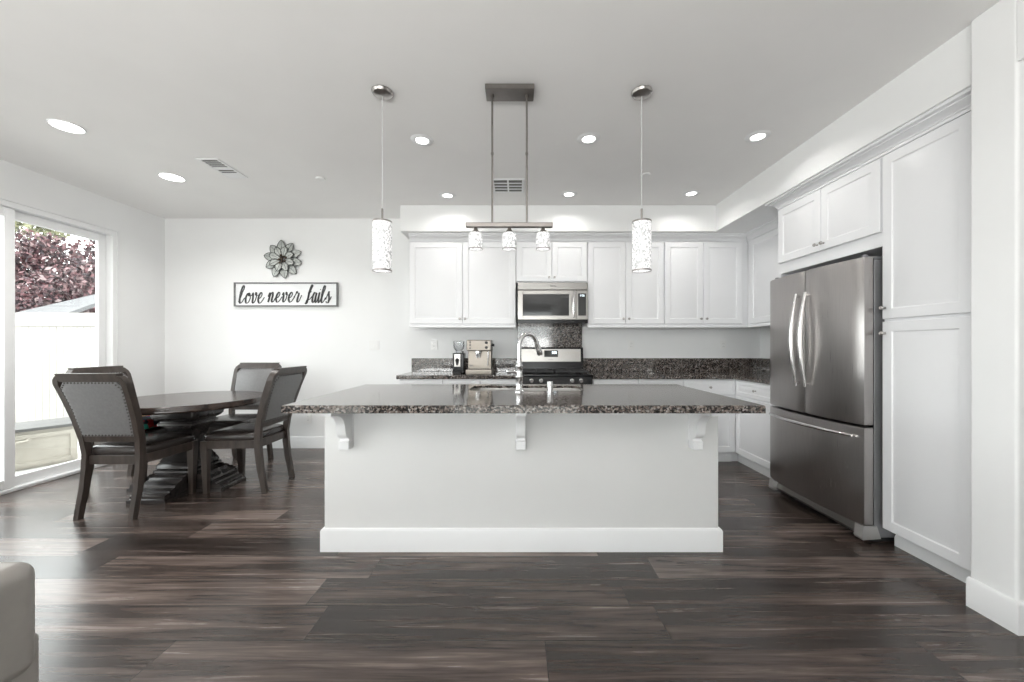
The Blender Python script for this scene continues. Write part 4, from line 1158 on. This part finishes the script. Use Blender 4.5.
for k in range(4):
    a = R(90 * k); d = Vector((math.cos(a), math.sin(a), 0)); s = Vector((-d.y, d.x, 0))
    b = MB()
    for wfoot, sc, dz in ((0.135, 1.0, 0.0), (0.15, 1.0, -1)):
        p = foot_p if dz == 0.0 else [(0.0, 0.001), (0.392, 0.001), (0.392, 0.028), (0.0, 0.028)]
        b.prism(p, lambda u, v, t: TC + d * u + s * t + Vector((0, 0, v)), -wfoot, wfoot)
    b.build('foot', M['pedwood'], tb)

# ------------------------------------------------------------------ dining chairs
def make_chair():
    t = thing('dining_chair', '', 'chair', (0, 0, 0), 'dining chairs around the round table')
    prof_y = [(0.0, -0.275), (0.08, -0.262), (0.2, -0.238), (0.34, -0.222), (0.44, -0.218), (0.55, -0.230), (0.7, -0.266), (0.85, -0.315), (1.035, -0.385)]
    def yz(z):
        for (a, ya), (c, yc) in zip(prof_y, prof_y[1:]):
            if a <= z <= c: return ya + (yc - ya) * (z - a) / (c - a)
        return prof_y[-1][1]
    def hw(z):      # outer half width of the back
        return 0.208 + (0.0 if z < 0.44 else (z - 0.44) / 0.58 * 0.045)
    for sgn in (-1, 1):
        k = MB(); secs = []
        for z in [0.0, 0.02, 0.08, 0.14, 0.2, 0.27, 0.34, 0.4, 0.44, 0.5, 0.55, 0.62, 0.7, 0.78, 0.85, 0.92, 0.955]:
            dx = 0.034 if z < 0.44 else 0.036
            dp_ = 0.038 + 0.012 * min(1, z / 0.3) if z < 0.44 else 0.048
            xo = sgn * hw(z); xi = sgn * (hw(z) - dx); y = yz(z)
            secs.append([(xo, y - dp_ / 2, z), (xi, y - dp_ / 2, z), (xi, y + dp_ / 2, z), (xo, y + dp_ / 2, z)])
        # clipped shoulder running up to the top rail
        for z, ins in ((0.985, 0.012), (1.012, 0.040)):
            y = yz(z); xo = sgn * (hw(z) - ins); xi = sgn * (hw(z) - 0.050)
            secs.append([(xo, y - 0.024, z), (xi, y - 0.024, z), (xi, y + 0.024, z), (xo, y + 0.024, z)])
        k.loft(secs); k.build('leg', M['chairwood'], t)
        k = MB(); secs = []
        for z, w_ in ((0.0, 0.032), (0.2, 0.042), (0.36, 0.052), (0.432, 0.052)):
            cxx = sgn * (0.206 - 0.0); cyy = 0.205 - 0.006 * (1 - z / 0.43)
            secs.append([(cxx - w_ / 2, cyy - w_ / 2, z), (cxx + w_ / 2, cyy - w_ / 2, z), (cxx + w_ / 2, cyy + w_ / 2, z), (cxx - w_ / 2, cyy + w_ / 2, z)])
        k.loft(secs); lg = k.build('leg', M['chairwood'], t)
    k = MB()
    k.box(-0.185, 0.185, 0.195, 0.225, 0.368, 0.434, 0.003)
    k.box(-0.178, 0.178, -0.225, -0.198, 0.368, 0.434, 0.003)
    for sgn in (-1, 1):
        k.loft([[(sgn * 0.200, -0.2, 0.368), (sgn * 0.176, -0.2, 0.368), (sgn * 0.176, -0.2, 0.434), (sgn * 0.200, -0.2, 0.434)],
                [(sgn * 0.226, 0.18, 0.368), (sgn * 0.2, 0.18, 0.368), (sgn * 0.2, 0.18, 0.434), (sgn * 0.226, 0.18, 0.434)]])
    k.build('seat_frame', M['chairwood'], t)
    # seat cushion, wider at the front, domed
    k = MB(); secs = []
    n = 28
    def outline(sc, z):
        q = []
        for i in range(n):
            a = 2 * PI * i / n
            ca, sa = math.cos(a), math.sin(a)
            e_ = 0.22
            x = math.copysign(abs(ca) ** e_, ca); y = math.copysign(abs(sa) ** e_, sa)
            hx_ = 0.205 + 0.030 * (y + 1) / 2
            q.append((x * hx_ * sc, 0.005 + y * 0.222 * sc, z))
        return q
    for sc, z in ((0.985, 0.435), (1.0, 0.445), (1.005, 0.462), (0.99, 0.478), (0.95, 0.490), (0.85, 0.498), (0.65, 0.505), (0.35, 0.509), (0.05, 0.510)):
        secs.append(outline(sc, z))
    k.loft(secs); k.build('seat', M['seatleather'], t, smooth=60)
    # back rails
    def rail(za, zb, wa, wb, dpt):
        secs = []
        for x in [-1, -0.5, 0, 0.5, 1]:
            q = []
            for z, w_, s_ in ((za, wa, -1), (zb, wb, -1), (zb, wb, 1), (za, wa, 1)):
                q.append((x * w_, yz(z) + s_ * dpt / 2, z))
            secs.append(q)
        return secs
    k = MB()
    k.loft(rail(0.972, 1.03, hw(0.97) - 0.05, hw(1.03) - 0.048, 0.046))
    k.build('top_rail', M['chairwood'], t)
    k = MB(); k.loft(rail(0.535, 0.578, hw(0.55) - 0.034, hw(0.57) - 0.034, 0.036))
    k.build('lower_back_rail', M['chairwood'], t)
    # upholstered back pad with clipped upper corners
    def pad_outline(ins):
        z0, z1 = 0.576 + ins, 0.975 - ins
        wl, wt = hw(z0) - 0.034 - ins, hw(z1) - 0.034 - ins
        c_ = 0.045
        return [(-wl, z0), (wl, z0), (wl + (wt - wl) * 0.5, (z0 + z1) / 2), (wt, z1 - c_), (wt - c_ * 0.9, z1), (0, z1), (-(wt - c_ * 0.9), z1), (-wt, z1 - c_), (-(wl + (wt - wl) * 0.5), (z0 + z1) / 2)]
    k = MB(); secs = []
    for ins, off in ((0.03, -0.026), (0.012, -0.024), (0.0, -0.018), (0.0, 0.016), (0.012, 0.030), (0.035, 0.038)):
        secs.append([(x, yz(z) + off, z) for x, z in pad_outline(ins)])
    k.loft(secs); pad = k.build('backrest', M['leather'], t, smooth=25)
    po = pad_outline(0.010)
    for face, off in ((-1, -0.0255), (1, 0.030)):
        k = MB()
        for i in range(len(po)):
            a, c = Vector(po[i]), Vector(po[(i + 1) % len(po)])
            m = max(1, int(round((c - a).length / 0.024)))
            for j in range(m):
                p = a.lerp(c, j / m)
                bmx = bmesh.new(); bmesh.ops.create_icosphere(bmx, subdivisions=1, radius=0.0072)
                k.bm(bmx, Matrix.Translation((p.x, yz(p.y) + off, p.y)) @ Matrix.Diagonal((1, 0.6, 1, 1)))
        k.build('nailhead_trim', M['nail'], pad)
    return t
chair0 = make_chair()
chair_spots = [
    (-2.885, 2.975, 0, 'grey leather dining chair nearest the camera, its back turned toward us'),
    (-3.36, 3.43, -90, 'dining chair by the sliding door, half hidden, with floral cushion on its seat'),
    (-2.86, 3.90, 180, 'dining chair at the far side of the table facing the camera, against back wall'),
    (-2.365, 3.385, 90, 'dining chair seen from the side, on the island side of the table'),
]
for i, (x, y, rz, lab) in enumerate(chair_spots):
    c = chair0 if i == 0 else copy_tree(chair0)
    c.location = (x, y, 0); c.rotation_euler = (0, 0, R(rz)); c['label'] = lab
k = MB(); k.box(-3.40, -3.12, 3.23, 3.52, 0.5095, 0.59, 0.03, 3)
k.solo('floral_cushion', M['floral'], 'dark floral print cushion on the chair by the sliding door', 'cushion', (-3.3, 3.395, 0.509))

# ------------------------------------------------------------------ sofa at lower left
sf = thing('sofa', 'taupe leather sofa end at the lower left corner', 'sofa', (-1.4, -0.4, 0))
SFX, SFY, SFZ = -0.893, 0.742, 0.812
k = MB(); k.box(SFX - 0.30, SFX - 0.014, -1.55, SFY - 0.003, 0.60, SFZ, 0.028, 5); k.build('back_cushion', M['sofa'], sf)
k = MB(); k.box(SFX - 0.28, SFX - 0.022, -1.56, SFY + 0.001, 0.09, 0.668, 0.012, 3); k.build('sofa_back', M['sofa'], sf)
k = MB(); k.box(SFX - 0.95, SFX - 0.28, -1.56, SFY + 0.01, 0.09, 0.30, 0.02, 3); k.build('sofa_base', M['sofa'], sf)
for y0_, y1_ in ((-1.30, -0.41), (-0.40, 0.49)):
    k = MB(); k.box(SFX - 0.96, SFX - 0.29, y0_, y1_, 0.30, 0.46, 0.04, 4); k.build('seat_cushion', M['sofa'], sf)
for y0_, y1_ in ((-1.56, -1.31), (0.50, SFY)):
    k = MB(); k.box(SFX - 0.95, SFX - 0.285, y0_, y1_, 0.30, 0.60, 0.05, 4); k.build('armrest', M['sofa'], sf)
for x in (SFX - 0.9, SFX - 0.06):
    for y in (-1.5, SFY - 0.07):
        k = MB(); k.lathe([(0.025, 0.0), (0.03, 0.09)], (x, y, 0), 12); k.build('leg', M['blackmat'], sf)

# ------------------------------------------------------------------ outdoors
b = MB(); b.box(-40, XL - 0.15, -8, 30, -0.25, -0.08)
struct(b.build('ground', M['concrete']), 'pale concrete patio outside the sliding door')
fc = thing('vinyl_fence', 'cream vinyl privacy fence beyond the sliding door', 'fence', (-7, 5.6, -0.08))
FYY = 5.6
b = MB()
for i in range(95):
    x = -14.5 + i * 0.1
    b.box(x + 0.002, x + 0.098, FYY, FYY + 0.022, -0.02, 1.56, 0.002)
b.build('fence_board', M['fence'], fc)
b = MB(); b.box(-14.5, -5.0, FYY - 0.02, FYY + 0.045, 1.50, 1.695, 0.004); b.build('fence_rail', M['fence'], fc)
b = MB(); b.box(-14.5, -5.0, FYY - 0.02, FYY + 0.045, -0.05, 0.09, 0.004); b.build('fence_rail', M['fence'], fc)
for x in (-14.55, -11.0, -5.05):
    b = MB(); b.box(x - 0.065, x + 0.065, FYY - 0.05, FYY + 0.08, -0.08, 1.74, 0.004); b.build('fence_post', M['fence'], fc)
# storage bench
bxm = thing('storage_box', 'beige resin storage box with grey lid outside the sliding door', 'storage box', (0, 0, 0))
b = MB(); b.box(-1.2, 0.0, 0.0, 0.5, 0.0, 0.40, 0.01, 2); b.box(-1.15, -0.05, -0.012, 0.01, 0.03, 0.075); b.box(-1.15, -0.05, -0.012, 0.01, 0.32, 0.365); b.box(-0.06, -0.02, -0.012, 0.01, 0.03, 0.365); b.box(-0.62, -0.58, -0.012, 0.01, 0.03, 0.365); b.build('box_body', M['boxside'], bxm)
b = MB(); b.prism([(-0.03, 0.401), (-0.03, 0.43), (0.1, 0.455), (0.4, 0.455), (0.53, 0.43), (0.53, 0.401)], lambda u, v, t: Vector((t, u, v)), -1.23, 0.03); b.build('box_lid', M['boxlid'], bxm)
b = MB(); b.tube([(-0.36, -0.045, 0.305), (-0.60, -0.045, 0.285)], 0.012, 8); b.tube([(-0.36, -0.045, 0.305), (-0.36, 0.0, 0.305)], 0.022, 10); b.build('box_handle', M['boxside'], bxm)
bxm.location = (-4.97, 4.36, -0.08); bxm.rotation_euler = (0, 0, R(62))
# neighbour's house
hs = thing('neighbor_house', 'neighbouring house with pale grey roof beyond the fence', 'house', (-15, 13, -0.08))
b = MB(); b.box(-13.6, -10.5, 12.7, 15.2, -0.08, 2.2); b.build('house_wall', M['stucco'], hs)
b = MB()
secs = []
for xf, xb in ((-15.4, -22.0), (-14.0, -17.5), (-12.4, -14.5), (-10.5, -11.5)):
    zf = 2.49 + 0.36 * (xf + 13); zb = 3.47 + 0.23 * (xb + 16.25)
    secs.append([Vector((xf, 12, zf)), Vector((xf, 12, zf + 0.12)), Vector((xb, 15.5, zb)), Vector((xb, 15.5, zb - 0.12))])
b.loft(secs)
b.build('house_roof', M['roof'], hs)
# plum tree
def tree(name, label, base, blobs, nleaf, size, leafm, trunk_top, seed):
    random.seed(seed)
    t = thing(name, label, 'tree', base)
    k = MB()
    for i in range(nleaf):
        bl = random.choice(blobs)
        c, r_ = Vector(bl[0]), bl[1]
        d = Vector((random.gauss(0, 1), random.gauss(0, 1), random.gauss(0, 1))).normalized() * (r_ * random.random() ** 0.45)
        p = c + d
        u = Vector((random.gauss(0, 1), random.gauss(0, 1), random.gauss(0, 1))).normalized()
        w_ = u.cross(Vector((random.gauss(0, 1), random.gauss(0, 1), random.gauss(0, 1)))).normalized()
        s = size * random.uniform(0.6, 1.4)
        k.add([p - u * s, p + w_ * s * 0.5, p + u * s, p - w_ * s * 0.5], [(0, 1, 2, 3)])
    k.build('crown', leafm, t, kind='stuff')
    k = MB()
    B = Vector(base)
    k.tube([B, B + Vector((0.05, 0, 1.0)), Vector(trunk_top)], [0.2, 0.16, 0.08], 10)
    for bl in blobs[:8]:
        k.tube([B + (Vector(trunk_top) - B) * 0.7, Vector(bl[0])], [0.05, 0.015], 6)
    k.build('trunk', M['bark'], t)
    return t
random.seed(11)
blobs = [((-22.6 + random.uniform(-4.4, 4.0), 18.9 + random.uniform(-0.8, 1.2), 3.0 + random.uniform(-0.6, 3.0)), random.uniform(0.8, 1.4)) for i in range(40)]
tree('plum_tree', 'purple-leaved plum tree above the neighbour roof', (-22, 18.9, -0.08), blobs, 34000, 0.115, M['plum'], (-22, 18.8, 3.0), 5)
tree('yellow_tree', 'small patch of yellow green foliage at upper left of the door view', (-31.5, 25.5, -0.08), [((-31.8, 25.0, 9.6), 1.2), ((-33.2, 25.0, 9.2), 1.3), ((-30.4, 25.0, 8.9), 1.0)], 1600, 0.15, M['lime'], (-31.6, 25.2, 8.0), 8)
